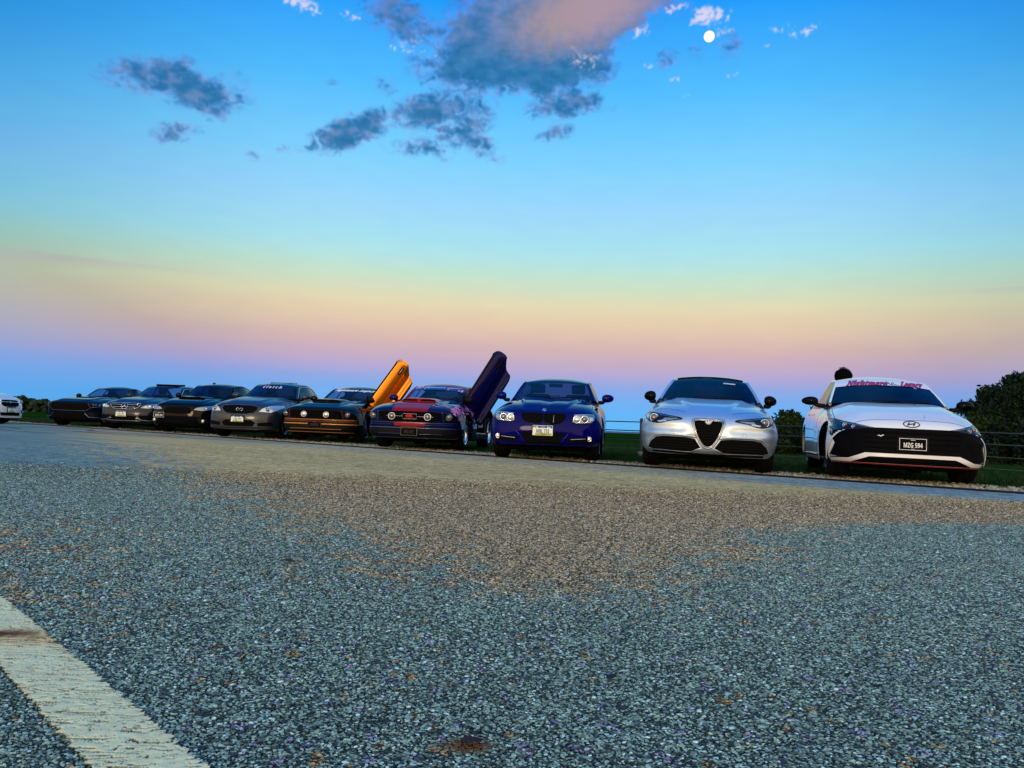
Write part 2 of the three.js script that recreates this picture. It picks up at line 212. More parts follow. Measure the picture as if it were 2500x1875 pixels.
{ // painted line, lower left, cracked and pitted down to the chips
  const A = V(-0.559, 0, -1.126), dir = V(-0.695, 0, -0.72).normalize(), side = V(dir.z, 0, -dir.x);   // side points to the camera's right
  const NL = 1300, NW = 72, pos = [], col = [], idx = [], L = 3.1, r = rng(44);
  for (let i = 0; i <= NL; i++) for (let j = 0; j <= NW; j++) {
    const a = -0.55 + (i / NL) * L, ragged = 0.004 * n2(a * 60, j < NW / 2 ? 1 : 9) + 0.003 * n2(a * 150, j < NW / 2 ? 2 : 5), w = (j / NW - 0.5) * 0.112 + ragged * Math.abs(j / NW - 0.5) * 2;
    const wp = A.clone().addScaledVector(dir, a).addScaledVector(side, w);
    const crack = fbm2(wp.x * 12 + 2 * n2(wp.x * 9, wp.z * 30), wp.z * 62, 4), crack2 = fbm2(wp.x * 11 + 30, wp.z * 40, 4), pit = n2(wp.x * 240, wp.z * 240), region = n2(wp.x * 7, wp.z * 7);
    const edge = Math.abs(j / NW - 0.5) * 2;
    let bare = smoothstep(crack + 0.2 * pit + 0.14 * region + 0.1 * smoothstep(edge, 0.82, 1), 0.27, 0.42); bare = Math.max(bare, smoothstep(crack2 + 0.22 * pit + 0.4 * smoothstep(edge, 0.86, 1.0), 0.56, 0.7));
    const y = 0.0046 + 0.0005 * n2(a * 45, w * 45) - 0.0022 * bare;
    const p = A.clone().addScaledVector(dir, a).addScaledVector(side, w); pos.push(p.x, y, p.z);
    let c = [0.88, 0.8, 0.44]; const t = 1 + 0.16 * fbm2(a * 12, w * 12 + 4, 4) + 0.09 * pit; c = c.map((v) => v * t);
    c = c.map((v, k) => lerp(v, [0.012, 0.016, 0.016][k], bare));
    const rust = smoothstep(1 - Math.hypot((p.x + 1.0 + (p.z + 1.56) * 0.1) / 0.15, (p.z + 1.555 + 0.02 * n2(p.x * 30, 3)) / 0.045), 0, 0.9), halo = smoothstep(1 - Math.hypot((p.x + 0.94) / 0.2, (p.z + 1.54) / 0.11), 0, 1);
    c = [lerp(c[0], c[0] * 0.95, halo), lerp(c[1], c[1] * 0.72, halo), lerp(c[2], c[2] * 0.45, halo * 0.8)];
    c = c.map((v, k) => lerp(v, [0.13, 0.036, 0.008][k], rust)); col.push(...c);
  }
  for (let i = 0; i < NL; i++) for (let j = 0; j < NW; j++) { const a = i * (NW + 1) + j; idx.push(a, a + 1, a + NW + 1, a + 1, a + NW + 2, a + NW + 1); }
  const g = geoFrom(pos, idx); g.setAttribute('color', new THREE.Float32BufferAttribute(col, 3));
  const ln = mesh('painted_line', g, std(1, 1, 1, 0.8, 0, { vertexColors: true, specularIntensity: 0.4 }), road);
  tag(ln, 'cracked cream road line with a rust stain');
}
{ // gravel shoulder, grass field, far hills
  const r = rng(61), pos = [], col = [], idx = [], ns = 420, es = [-0.1, -0.2, -0.35, -0.5, -0.65, -0.8, -0.95, -1.1, -1.25, -1.4, -1.6, -1.8];
  for (let i = 0; i <= ns; i++) { const s = -75 + (i / ns) * 115; for (const e of es) { const [x, z] = toXZ(s, e); pos.push(x, groundY(x, z) - 0.012 + 0.02 * fbm2(x * 4, z * 4, 3) - 0.05 * smoothstep(-e, 1.5, 1.9), z); const t = 0.8 + 0.35 * fbm2(x * 2, z * 2, 4), g = smoothstep(-e + 0.5 * fbm2(s * 0.8, 4, 3), 0.9, 1.7); col.push(lerp(0.27, 0.03, g) * t, lerp(0.25, 0.06, g) * t, lerp(0.17, 0.015, g) * t); } }
  const n = es.length; for (let i = 0; i < ns; i++) for (let j = 0; j < n - 1; j++) { const a = i * n + j; idx.push(a, a + n, a + 1, a + 1, a + n, a + n + 1); }
  const g = geoFrom(pos, idx); g.setAttribute('color', new THREE.Float32BufferAttribute(col, 3));
  tag(mesh('gravel_shoulder', g, std(1, 1, 1, 0.95, 0, { vertexColors: true }), scene), null, null, null, 'structure');
  // loose stones on it
  const st = new THREE.IcosahedronGeometry(0.5, 0), N = 26000, im = new THREE.InstancedMesh(st, std(1, 1, 1, 0.85, 0, { flatShading: true }), N), m4 = new THREE.Matrix4(), q = new THREE.Quaternion(), c = new THREE.Color();
  for (let i = 0; i < N; i++) { const s = -34 + 52 * Math.pow(r(), 0.7), e = -0.1 - 1.35 * Math.pow(r(), 0.75), [x, z] = toXZ(s, e), k = 0.014 + 0.03 * Math.pow(r(), 3); q.setFromEuler(new THREE.Euler(r() * 3, r() * 6, r() * 3)); m4.compose(V(x, groundY(x, z) + 0.004 - 0.012, z), q, V(k * (1 + r()), k * (0.7 + 0.6 * r()), k * (1 + r()))); im.setMatrixAt(i, m4); const t = 0.5 + 0.7 * r(); im.setColorAt(i, c.setRGB(0.36 * t, 0.34 * t, 0.26 * t)); }
  im.name = numbered('gravel'); im.castShadow = im.receiveShadow = true; tag(im, 'pale loose gravel along the pavement edge', 'gravel', null, 'stuff'); scene.add(im);
}
{
  const pos = [], col = [], idx = [], dist = [0.8, 1.2, 1.6, 2, 2.6, 3.4, 4.4, 5.2, 5.8, 6.6, 8, 11, 15, 20, 28, 40, 60, 90, 140, 220, 400, 900, 2500, 6000], N = 260;
  for (let i = 0; i <= N; i++) { for (const d of dist) { const sp = 60 + d * 3, s = -10 + (i / N - 0.5) * 2 * sp, [x, z] = toXZ(s, -d); let y = groundY(x, z); if (d < 60) y += 0.02 * fbm2(x * 0.8, z * 0.8, 3) - (d < 1.3 ? 0.07 : 0.0); pos.push(x, y, z); const t = 0.75 + 0.5 * fbm2(x * 0.16, z * 0.16, 4) + 0.25 * n2(x * 0.02, z * 0.05); col.push(0.012 * t, 0.05 * t, 0.006 * t); } }
  const n = dist.length; for (let i = 0; i < N; i++) for (let j = 0; j < n - 1; j++) { const a = i * n + j; idx.push(a, a + n, a + 1, a + 1, a + n, a + n + 1); }
  const g = geoFrom(pos, idx); g.setAttribute('color', new THREE.Float32BufferAttribute(col, 3));
  tag(mesh('field', g, std(1, 1, 1, 1, 0, { vertexColors: true, specularIntensity: 0 }), scene), null, null, null, 'structure');
  // blades in tufts, near enough to roughen the field
  const bl = []; const r = rng(8); for (let k = 0; k < 9; k++) { const a = r() * 6.28, l = 0.6 + 0.6 * r(), w = 0.035, bx = (r() - 0.5) * 0.5, bz = (r() - 0.5) * 0.5, cx = Math.cos(a), cz = Math.sin(a); bl.push(bx - cz * w, 0, bz + cx * w, bx + cz * w, 0, bz - cx * w, bx + cx * l * 0.4, l, bz + cz * l * 0.4); }
  const tg = new THREE.BufferGeometry(); tg.setAttribute('position', new THREE.Float32BufferAttribute(bl, 3)); tg.computeVertexNormals();
  const M = 60000, im = new THREE.InstancedMesh(tg, std(1, 1, 1, 0.8, 0, { transmission: 0.3, specularIntensity: 0.3 }), M), m4 = new THREE.Matrix4(), q = new THREE.Quaternion(), c = new THREE.Color();
  for (let i = 0; i < M; i++) { const s = -60 + 85 * r(), d = 1.0 + Math.pow(r(), 1.6) * 30, [x, z] = toXZ(s, -d), k = 0.05 + 0.07 * r() * smoothstep(d, 1, 2.5); q.setFromAxisAngle(V(0, 1, 0), r() * 6.28); m4.compose(V(x, groundY(x, z) - 0.01, z), q, V(k * 1.6, k, k * 1.6)); im.setMatrixAt(i, m4); const t = 0.6 + 0.7 * r(), dry = r() < 0.08 ? 1 : 0; im.setColorAt(i, c.setRGB((dry ? 0.05 : 0.01) * t, (dry ? 0.06 : 0.045) * t, (dry ? 0.02 : 0.004) * t)); }
  im.name = numbered('grass'); im.castShadow = im.receiveShadow = true; tag(im, 'short dark green grass of the open field', 'grass', null, 'stuff'); scene.add(im);
  // low ridge on the horizon, distance haze painted into its blue
  const hp = [], hi = []; const K = 240; for (let i = 0; i <= K; i++) { const az = degToRad(-80 + (i / K) * 160), h = 9 + 5 * fbm2(i * 0.07, 3, 4); for (const [rad, y] of [[3200, -2], [3500, h * 0.8], [3800, h]]) hp.push(Math.sin(az) * rad, y, -Math.cos(az) * rad); if (i < K) for (let j = 0; j < 2; j++) { const a = i * 3 + j; hi.push(a, a + 1, a + 3, a + 1, a + 4, a + 3); } }
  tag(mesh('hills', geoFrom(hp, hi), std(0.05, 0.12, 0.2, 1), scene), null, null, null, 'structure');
}
// ------------------------------------------------------------------ car building kit
// A car's own axes: x to its left (the viewer's right when it faces one), y up, z forward; its origin is on the ground under the nose.
function pchip(X, Y) {
  const n = X.length, d = [], m = new Array(n).fill(0); for (let i = 0; i < n - 1; i++) d.push((Y[i + 1] - Y[i]) / (X[i + 1] - X[i]));
  for (let i = 1; i < n - 1; i++) m[i] = d[i - 1] * d[i] <= 0 ? 0 : (2 * d[i - 1] * d[i]) / (d[i - 1] + d[i]); m[0] = d[0]; m[n - 1] = d[n - 2];
  return (x) => { let i = 0; while (i < n - 2 && x > X[i + 1]) i++; const h = X[i + 1] - X[i], t = clamp((x - X[i]) / h, 0, 1), t2 = t * t, t3 = t2 * t; return Y[i] * (2 * t3 - 3 * t2 + 1) + m[i] * h * (t3 - 2 * t2 + t) + Y[i + 1] * (-2 * t3 + 3 * t2) + m[i + 1] * h * (t3 - t2); };
}
class Depth {          // how far out a surface lies, seen square on along one axis
  constructor(u0, u1, v0, v1, res = 0.008) { Object.assign(this, { u0, v0, res, nu: Math.ceil((u1 - u0) / res) + 1, nv: Math.ceil((v1 - v0) / res) + 1 }); this.d = new Float32Array(this.nu * this.nv).fill(-1e9); }
  tri(a, b, c) {
    const { u0, v0, res, nu, nv, d } = this, U = (p) => (p[0] - u0) / res, W = (p) => (p[1] - v0) / res;
    const ax = U(a), ay = W(a), bx = U(b), by = W(b), cx = U(c), cy = W(c), den = (by - cy) * (ax - cx) + (cx - bx) * (ay - cy); if (Math.abs(den) < 1e-9) return;
    for (let j = Math.max(0, Math.ceil(Math.min(ay, by, cy) - 0.01)); j <= Math.min(nv - 1, Math.floor(Math.max(ay, by, cy) + 0.01)); j++) for (let i = Math.max(0, Math.ceil(Math.min(ax, bx, cx) - 0.01)); i <= Math.min(nu - 1, Math.floor(Math.max(ax, bx, cx) + 0.01)); i++) {
      const l1 = ((by - cy) * (i - cx) + (cx - bx) * (j - cy)) / den, l2 = ((cy - ay) * (i - cx) + (ax - cx) * (j - cy)) / den, l3 = 1 - l1 - l2;
      if (l1 < -0.02 || l2 < -0.02 || l3 < -0.02) continue; const w = l1 * a[2] + l2 * b[2] + l3 * c[2]; if (w > d[j * nu + i]) d[j * nu + i] = w;
    }
  }
  fill() { const { nu, nv } = this; for (let pass = 0; pass < 40; pass++) { const q = this.d.slice(); let any = false; for (let j = 0; j < nv; j++) for (let i = 0; i < nu; i++) { if (this.d[j * nu + i] > -1e8) continue; let s = 0, c = 0; for (const [x, y] of [[i - 1, j], [i + 1, j], [i, j - 1], [i, j + 1]]) if (x >= 0 && y >= 0 && x < nu && y < nv && this.d[y * nu + x] > -1e8) { s += this.d[y * nu + x]; c++; } if (c) { q[j * nu + i] = s / c; any = true; } } this.d = q; if (!any) break; } }
  at(u, v) { const { nu, nv, d } = this, x = clamp((u - this.u0) / this.res, 0, nu - 1.001), y = clamp((v - this.v0) / this.res, 0, nv - 1.001), i = Math.floor(x), j = Math.floor(y), s = x - i, t = y - j, k = j * nu + i; return (d[k] * (1 - s) + d[k + 1] * s) * (1 - t) + (d[k + nu] * (1 - s) + d[k + nu + 1] * s) * t; }
}
// the three square-on views: (u, v, out) -> point
const VIEW = { front: (u, v, w) => [u, v, w], top: (u, v, w) => [u, w, v], left: (u, v, w) => [w, v, u], right: (u, v, w) => [-w, v, u] };
function clipCell(poly, x0, x1, y0, y1) {
  const cut = (P, f, mk) => { const o = []; for (let i = 0; i < P.length; i++) { const a = P[i], b = P[(i + 1) % P.length], fa = f(a), fb = f(b); if (fa >= 0) o.push(a); if ((fa > 0 && fb < 0) || (fa < 0 && fb > 0)) { const t = fa / (fa - fb); o.push([a[0] + (b[0] - a[0]) * t, a[1] + (b[1] - a[1]) * t]); } } return o; };
  let P = cut(poly, (p) => p[0] - x0); if (P.length > 2) P = cut(P, (p) => x1 - p[0]); if (P.length > 2) P = cut(P, (p) => p[1] - y0); if (P.length > 2) P = cut(P, (p) => y1 - p[1]); return P;
}
// a sheet cut to the outline poly and laid on a surface, with a rim that goes down into it
function patch(D, view, poly, { off = 0.004, step = 0.02, sink = 0.015, bulge = null } = {}) {
  const pt = VIEW[view], us = poly.map((p) => p[0]), vs = poly.map((p) => p[1]), u0 = Math.min(...us), u1 = Math.max(...us), v0 = Math.min(...vs), v1 = Math.max(...vs), pos = [], uv = [], idx = [], seen = new Map();
  const h = (u, v) => D.at(u, v) + off + (bulge ? bulge(u, v) : 0);
  const vert = (u, v) => { const k = u.toFixed(5) + ',' + v.toFixed(5); if (!seen.has(k)) { seen.set(k, pos.length / 3); pos.push(...pt(u, v, h(u, v))); uv.push((u - u0) / (u1 - u0), (v - v0) / (v1 - v0)); } return seen.get(k); };
  const flip = view === 'top' || view === 'left';
  const cx = Math.floor(u0 / step), cy = Math.floor(v0 / step);
  for (let j = cy; j * step < v1; j++) for (let i = cx; i * step < u1; i++) {
    const P = clipCell(poly, i * step, (i + 1) * step, j * step, (j + 1) * step); if (P.length < 3) continue;
    for (const [a, b, c] of THREE.ShapeUtils.triangulateShape(P.map((p) => new THREE.Vector2(...p)), [])) { let A = P[a], B = P[b], C = P[c]; const area = (B[0] - A[0]) * (C[1] - A[1]) - (B[1] - A[1]) * (C[0] - A[0]); if (Math.abs(area) < 1e-9) continue; if ((area < 0) !== flip) [B, C] = [C, B]; idx.push(vert(...A), vert(...B), vert(...C)); }
  }
  if (sink > 0) { for (let i = 0; i < poly.length; i++) { const a = poly[i], b = poly[(i + 1) % poly.length], n = Math.max(1, Math.ceil(Math.hypot(b[0] - a[0], b[1] - a[1]) / step)); for (let k = 0; k < n; k++) { const q = pos.length / 3; for (const t of [k / n, (k + 1) / n]) { const u = lerp(a[0], b[0], t), v = lerp(a[1], b[1], t), w = h(u, v); pos.push(...pt(u, v, w), ...pt(u, v, w - sink - off)); uv.push(0, 0, 0, 0); } idx.push(q, q + 1, q + 2, q + 1, q + 3, q + 2); } } }
  return geoFrom(pos, idx, uv);
}
// a raised bead along a line on a surface
function bead(D, view, pts, width, { off = 0.006, step = 0.02, close = false, sink = 0.01 } = {}) {
  const P = []; const src = close ? [...pts, pts[0]] : pts;
  for (let i = 0; i < src.length - 1; i++) { const a = src[i], b = src[i + 1], n = Math.max(1, Math.ceil(Math.hypot(b[0] - a[0], b[1] - a[1]) / step)); for (let k = 0; k < n; k++) P.push([lerp(a[0], b[0], k / n), lerp(a[1], b[1], k / n)]); } if (!close) P.push(src[src.length - 1]);
  const pt = VIEW[view], pos = [], idx = [], n = P.length;
  for (let i = 0; i < n; i++) { const a = P[close ? (i + n - 1) % n : Math.max(0, i - 1)], b = P[close ? (i + 1) % n : Math.min(n - 1, i + 1)], l = Math.hypot(b[0] - a[0], b[1] - a[1]) || 1, nx = -(b[1] - a[1]) / l, ny = (b[0] - a[0]) / l, [u, v] = P[i]; for (const [k, o] of [[-0.5, -sink], [-0.42, off * 0.8], [0, off], [0.42, off * 0.8], [0.5, -sink]]) { const uu = u + nx * width * k, vv = v + ny * width * k; pos.push(...pt(uu, vv, D.at(uu, vv) + o)); } }
  const segs = close ? n : n - 1; const flip = view === 'top' || view === 'left'; for (let i = 0; i < segs; i++) for (let j = 0; j < 4; j++) { const a = i * 5 + j, b = ((i + 1) % n) * 5 + j; if (flip) idx.push(a, b, a + 1, a + 1, b, b + 1); else idx.push(a, a + 1, b, a + 1, b + 1, b); }
  return geoFrom(pos, idx);
}
const mir = (poly) => poly.map(([x, y]) => [-x, y]);
const curve = (pts, n = 8, closed = true) => { const c = new THREE.CatmullRomCurve3(pts.map(([x, y]) => V(x, y, 0)), closed, 'centripetal'); return c.getPoints(pts.length * n).slice(0, closed ? -1 : undefined).map((p) => [p.x, p.y]); };
const ring = (cx, cy, rx, ry = rx, n = 28) => Array.from({ length: n }, (_, i) => [cx + rx * Math.cos((i / n) * 2 * Math.PI), cy + ry * Math.sin((i / n) * 2 * Math.PI)]);

// materials shared by the cars
const M = {
  black: std(0.004, 0.004, 0.005, 0.6, 0, { specularIntensity: 0.3 }), gloss: std(0.002, 0.002, 0.003, 0.08, 0, { ior: 1.25, specularIntensity: 0.5 }), matte: std(0.003, 0.003, 0.003, 0.9, 0, { specularIntensity: 0.12 }), rubber: std(0.004, 0.004, 0.005, 0.85, 0, { specularIntensity: 0.2 }),
  under: std(0.002, 0.002, 0.002, 0.95, 0, { specularIntensity: 0.1 }), cloth: std(0.008, 0.009, 0.013, 0.9), chrome: std(0.82, 0.83, 0.85, 0.12, 1), satin: std(0.45, 0.46, 0.48, 0.3, 1), lens: std(0.95, 0.97, 1, 0.03, 0, { transmission: 1, thickness: 0 }),
  lampdark: std(0.006, 0.008, 0.014, 0.12, 0, { ior: 1.4 }), lampgrey: std(0.3, 0.33, 0.36, 0.2, 0.7, { clearcoat: 1, clearcoatRoughness: 0.02 }), lamplight: std(0.62, 0.64, 0.64, 0.22, 0.6, { clearcoat: 1, clearcoatRoughness: 0.02 }), bulb: std(0.08, 0.1, 0.13, 0.02, 0, { clearcoat: 1, clearcoatRoughness: 0 }), amber: std(0.6, 0.14, 0.05, 0.2), white: std(0.8, 0.8, 0.8, 0.3), red: std(0.22, 0.006, 0.01, 0.35, 0, { ior: 1.3 }), rim: std(0.3, 0.31, 0.33, 0.3, 0.9), rimdark: std(0.02, 0.02, 0.022, 0.35, 0.5), brightrim: std(0.7, 0.71, 0.73, 0.2, 1), tail: std(0.2, 0.01, 0.01, 0.2),
};
const paint = (r, g, b, metal = 0.0, rough = 0.35) => std(r, g, b, rough, metal, { clearcoat: 1, clearcoatRoughness: 0.025 });
const tint = (k, b = 1.12) => std(k, k * 1.03, Math.min(1, k * b), 0.015, 0, { transmission: 1, thickness: 0, ior: 1.4, specularIntensity: 0.75 });

function wheelGeo(Rw, w, spokes) {
  const prof = [[Rw * 0.66, -w / 2 + 0.012], [Rw * 0.74, -w / 2], [Rw * 0.9, -w / 2 + 0.002], [Rw * 0.965, -w / 2 + 0.016], [Rw * 0.99, -w / 2 + 0.035], [Rw, -w * 0.2], [Rw, -w * 0.16], [Rw - 0.008, -w * 0.15], [Rw - 0.008, -w * 0.12], [Rw, -w * 0.11], [Rw, w * 0.11], [Rw - 0.008, w * 0.12], [Rw - 0.008, w * 0.15], [Rw, w * 0.16], [Rw, w * 0.2], [Rw * 0.99, w / 2 - 0.035], [Rw * 0.965, w / 2 - 0.016], [Rw * 0.9, w / 2 - 0.002], [Rw * 0.74, w / 2], [Rw * 0.66, w / 2 - 0.012]];
  const tyre = new THREE.LatheGeometry(prof.map(([r, y]) => new THREE.Vector2(r, y)), 56); tyre.rotateZ(-Math.PI / 2);
  const rimP = [[Rw * 0.67, -w / 2 + 0.01], [Rw * 0.62, -w * 0.3], [Rw * 0.6, w * 0.2], [Rw * 0.63, w * 0.4], [Rw * 0.675, w / 2 - 0.008], [Rw * 0.69, w / 2 - 0.002], [Rw * 0.675, w / 2 + 0.004], [Rw * 0.63, w / 2 - 0.01]];
  const parts = [new THREE.LatheGeometry(rimP.map(([r, y]) => new THREE.Vector2(r, y)), 48)]; parts[0].rotateZ(-Math.PI / 2);
  for (let i = 0; i < spokes; i++) { const b = rbox(0.022, Rw * 0.6, Rw * (0.9 / spokes) + 0.012, 0.008); b.translate(0, Rw * 0.34, 0); b.rotateZ(0.06); b.translate(w * 0.36, 0, 0); b.rotateX((i / spokes) * Math.PI * 2); parts.push(b); }
  const hub = new THREE.CylinderGeometry(Rw * 0.16, Rw * 0.19, 0.03, 20); hub.rotateZ(-Math.PI / 2); hub.translate(w * 0.38, 0, 0); parts.push(hub);
  const disc = new THREE.CylinderGeometry(Rw * 0.48, Rw * 0.48, 0.02, 32); disc.rotateZ(Math.PI / 2); disc.translate(w * 0.05, 0, 0);
  return [tyre, merge(parts), disc];
}
// keys: [z, y, half width, direction of the section (0 back, 90 down, 180 forward), its reach, squareness]
function makeCar(o) {
  o.track = 2 * (o.W - 0.07) - (o.tw ?? 0.22); const g = thing(o.name, o.label, o.category, o.group), K = o.keys, U = [0]; for (let i = 1; i < K.length; i++) U.push(U[i - 1] + Math.hypot(K[i][0] - K[i - 1][0], K[i][1] - K[i - 1][1]));
  const f = [0, 1, 2, 3, 4, 5].map((c) => pchip(U, K.map((k) => k[c]))), NR = Math.round(U[U.length - 1] / (o.fine ?? 0.03)), C = 34, P = [], RU = [];
  const zw = [-o.fo, -o.fo - o.wb], Ra = o.Rw + (o.gap ?? 0.045), sill = o.sill;
  const super_ = (t, n) => { const am = Math.pow(2, -1 / n); if (t < 0.5) { const a = t * 2 * am; return [a, 1 - Math.pow(Math.max(0, 1 - Math.pow(a, n)), 1 / n)]; } const q = am * (1 - (t - 0.5) * 2); return [Math.pow(Math.max(0, 1 - Math.pow(q, n)), 1 / n), 1 - q]; };
  const shape = (x, y, z, ph) => { const up = Math.sin(degToRad(clamp(ph, 0, 180))); let yy = y; if (o.bump && y > 0.5) yy += o.bump(Math.abs(x), z, y) * up * up * smoothstep(y, 0.5, 0.62); let k = 1 - (o.tuck ?? 0.5) * Math.pow(Math.max(0, 0.42 - y), 2) - (o.waist ?? 0.0) * Math.exp(-Math.pow((y - 0.52) / 0.1, 2)) * smoothstep(-z, o.fo + 0.5, o.fo + 0.9); return [x * k, yy, z + (o.face ? o.face(Math.abs(x), y, z) * (1 - up) : 0)]; };
  for (let r = 0; r <= NR; r++) {
    const u = (r / NR) * U[U.length - 1], [z, y, w, ph, D, n0] = f.map((q) => q(u)), n = n0 * lerp(o.square ?? 1.28, 1, smoothstep(u, U[o.iHood], U[o.iCowl])), dz = -Math.cos(degToRad(ph)), dy = -Math.sin(degToRad(ph));
    const at = (t) => { const [a, b] = super_(t, n); return [a * w, y + dy * D * b, z + dz * D * b]; };
    const stop = (t) => { const [x, yy, zz] = at(t); if (yy < sill) return true; for (const c of zw) if ((zz - c) ** 2 + (yy - o.Rw) ** 2 < Ra * Ra) return true; return false; };
    let T = 1; for (let k = 40; k <= 100; k++) if (stop(k / 100)) { let lo = (k - 1) / 100, hi = k / 100; for (let q = 0; q < 12; q++) { const mid = (lo + hi) / 2; stop(mid) ? (hi = mid) : (lo = mid); } T = lo; break; }
    const row = []; for (let c = -C; c <= C; c++) { const [x, yy, zz] = at((Math.abs(c) / C) * T); row.push(shape(Math.sign(c) * x, yy, zz, ph)); } P.push(row); RU.push(u);
  }
  // smooth normals over the whole shell, then cut it into panels
  const N = P.map((row, r) => row.map((p, c) => { const a = P[Math.max(0, r - 1)][c], b = P[Math.min(NR, r + 1)][c], e = row[Math.max(0, c - 1)], h = row[Math.min(2 * C, c + 1)]; const n = V(h[0] - e[0], h[1] - e[1], h[2] - e[2]).cross(V(b[0] - a[0], b[1] - a[1], b[2] - a[2])); return n.lengthSq() > 1e-14 ? n.normalize() : V(0, 1, 0); }));
  const bins = {}, uHood = U[o.iHood], uCowl = U[o.iCowl], uDeck = U[o.iDeck], uTail = U[o.iTail], hw = o.hoodHalf ?? 0.72;
  for (let r = 0; r < NR; r++) for (let c = 0; c < 2 * C; c++) {
    const q = [P[r][c], P[r][c + 1], P[r + 1][c + 1], P[r + 1][c]], x = (q[0][0] + q[2][0]) / 2, y = (q[0][1] + q[2][1]) / 2, z = (q[0][2] + q[2][2]) / 2, u = (RU[r] + RU[r + 1]) / 2, sd = x > 0 ? 'L' : 'R'; let k;
    const yTop = f[1](u);
    if (u < uHood) k = 'front_bumper'; else if (u < uCowl) k = Math.abs(x) < hw && y > yTop - 0.16 ? 'hood' : 'fender' + sd;
    else if (u < uDeck) { if (Math.abs(x) < o.belt - 0.02 && y > yTop - 0.15) k = 'parcel_deck'; else { const zc = o.doorSplit ?? -9; k = (z > o.doorFront ? 'fender' : z > zc ? 'door' : z > o.doorRear ? 'rear_door' : 'quarter_panel') + sd; if (y < sill + 0.1) k = 'side_skirt' + sd; } }
    else if (u < uTail) k = Math.abs(x) < 0.62 ? 'trunk_lid' : 'quarter_panel' + sd; else k = 'rear_bumper';
    (bins[k] ??= []).push([r, c]);
  }
  const shells = {};
  for (const [k, quads] of Object.entries(bins)) {
    if (o.openDoor && k === 'doorL') continue;
    const pos = [], nor = [], uv = [], idx = [], seen = new Map(), vert = (r, c) => { const id = r * 1000 + c; if (!seen.has(id)) { seen.set(id, pos.length / 3); pos.push(...P[r][c]); const n = N[r][c]; nor.push(n.x, n.y, n.z); uv.push(P[r][c][0], P[r][c][2]); } return seen.get(id); };
    for (const [r, c] of quads) { const a = vert(r, c), b = vert(r, c + 1), d = vert(r + 1, c + 1), e = vert(r + 1, c); idx.push(a, b, d, a, d, e); }
    const gg = new THREE.BufferGeometry(); gg.setAttribute('position', new THREE.Float32BufferAttribute(pos, 3)); gg.setAttribute('normal', new THREE.Float32BufferAttribute(nor, 3)); gg.setAttribute('uv', new THREE.Float32BufferAttribute(uv, 2)); gg.setIndex(idx);
    const nm = k.replace(/[LR]$/, ''), own = o.mats?.[nm] ?? o.mats?.body ?? o.paint; shells[k] = mesh(nm, gg, nm === 'parcel_deck' ? M.cloth : own, g);
  }
  // square-on depth of the shell
  const L = o.L, front = new Depth(-1.05, 1.05, 0.08, 1.2), top = new Depth(-1.05, 1.05, -L - 0.1, 0.1, 0.012), left = new Depth(-L - 0.1, 0.15, 0.08, 1.2, 0.01);
  for (let r = 0; r < NR; r++) for (let c = 0; c < 2 * C; c++) { const q = [P[r][c], P[r][c + 1], P[r + 1][c + 1], P[r + 1][c]]; for (const [a, b, d] of [[0, 1, 2], [0, 2, 3]]) { const A = q[a], B = q[b], E = q[d]; front.tri(A, B, E); top.tri([A[0], A[2], A[1]], [B[0], B[2], B[1]], [E[0], E[2], E[1]]); if (A[0] >= 0) left.tri([A[2], A[1], A[0]], [B[2], B[1], B[0]], [E[2], E[1], E[0]]); } }
  front.fill(); top.fill(); left.fill();
  // glasshouse
  const G = o.glass, T = [0, 0.15, 0.3, 0.5, 0.7, 0.85, 1], gc = [0, 1].map((k) => pchip(T, G.centre.map((q) => q[k]))), ge = [0, 1, 2].map((k) => pchip(T, G.edge.map((q) => q[k])));
  const upper = (t, s) => { const cz = gc[1](t), cy = gc[0](t), ex = ge[0](t), ez = ge[1](t), ey = ge[2](t), a = Math.abs(s), roofy = smoothstep(t, 0.2, 0.35) * (1 - smoothstep(t, 0.65, 0.8)); return [s * ex, cy + (ey - cy) * Math.pow(a, 2.3), cz + (ez - cz) * Math.pow(a, 2)]; };
  const grid = (fn, nu, nv, flip) => { const pos = [], uv = [], idx = []; for (let i = 0; i <= nu; i++) for (let j = 0; j <= nv; j++) { pos.push(...fn(i / nu, j / nv)); uv.push(j / nv, i / nu); } for (let i = 0; i < nu; i++) for (let j = 0; j < nv; j++) { const a = i * (nv + 1) + j, b = a + nv + 1; flip ? idx.push(a, b, a + 1, a + 1, b, b + 1) : idx.push(a, a + 1, b, a + 1, b + 1, b); } return geoFrom(pos, idx, uv); };
  const roofMat = o.mats?.roof ?? o.paint, upperPart = (name, t0, t1, mat, s = 1, nu = 24) => mesh(name, grid((a, b) => upper(lerp(t0, t1, a), (b * 2 - 1) * s), nu, 28), mat, g);
  upperPart('windshield', 0.0, 0.295, G.mat ?? o.glassMat, 0.985);
  mesh('roof', mergeVertices(grid((a, b) => upper(lerp(0.295, 0.705, a), b * 2 - 1), 30, 32)), roofMat, g);
  upperPart('rear_window', 0.705, 1, G.rear ?? o.glassMat, 0.985);
  const by = (z) => top.at(o.belt, z) - 0.03, sideP = (t, v, sg) => { const ex = ge[0](t), ez = ge[1](t), ey = ge[2](t), b = [o.belt + (o.beltBow ?? 0.01), by(ez), ez]; const q = [lerp(ex, b[0], v) + 0.022 * Math.sin(Math.PI * v), lerp(ey, b[1], v), ez]; q[0] *= sg; return q; };
  const tAt = (z) => { let lo = 0, hi = 1; for (let i = 0; i < 30; i++) { const m = (lo + hi) / 2; ge[1](m) > z ? (lo = m) : (hi = m); } return lo; };
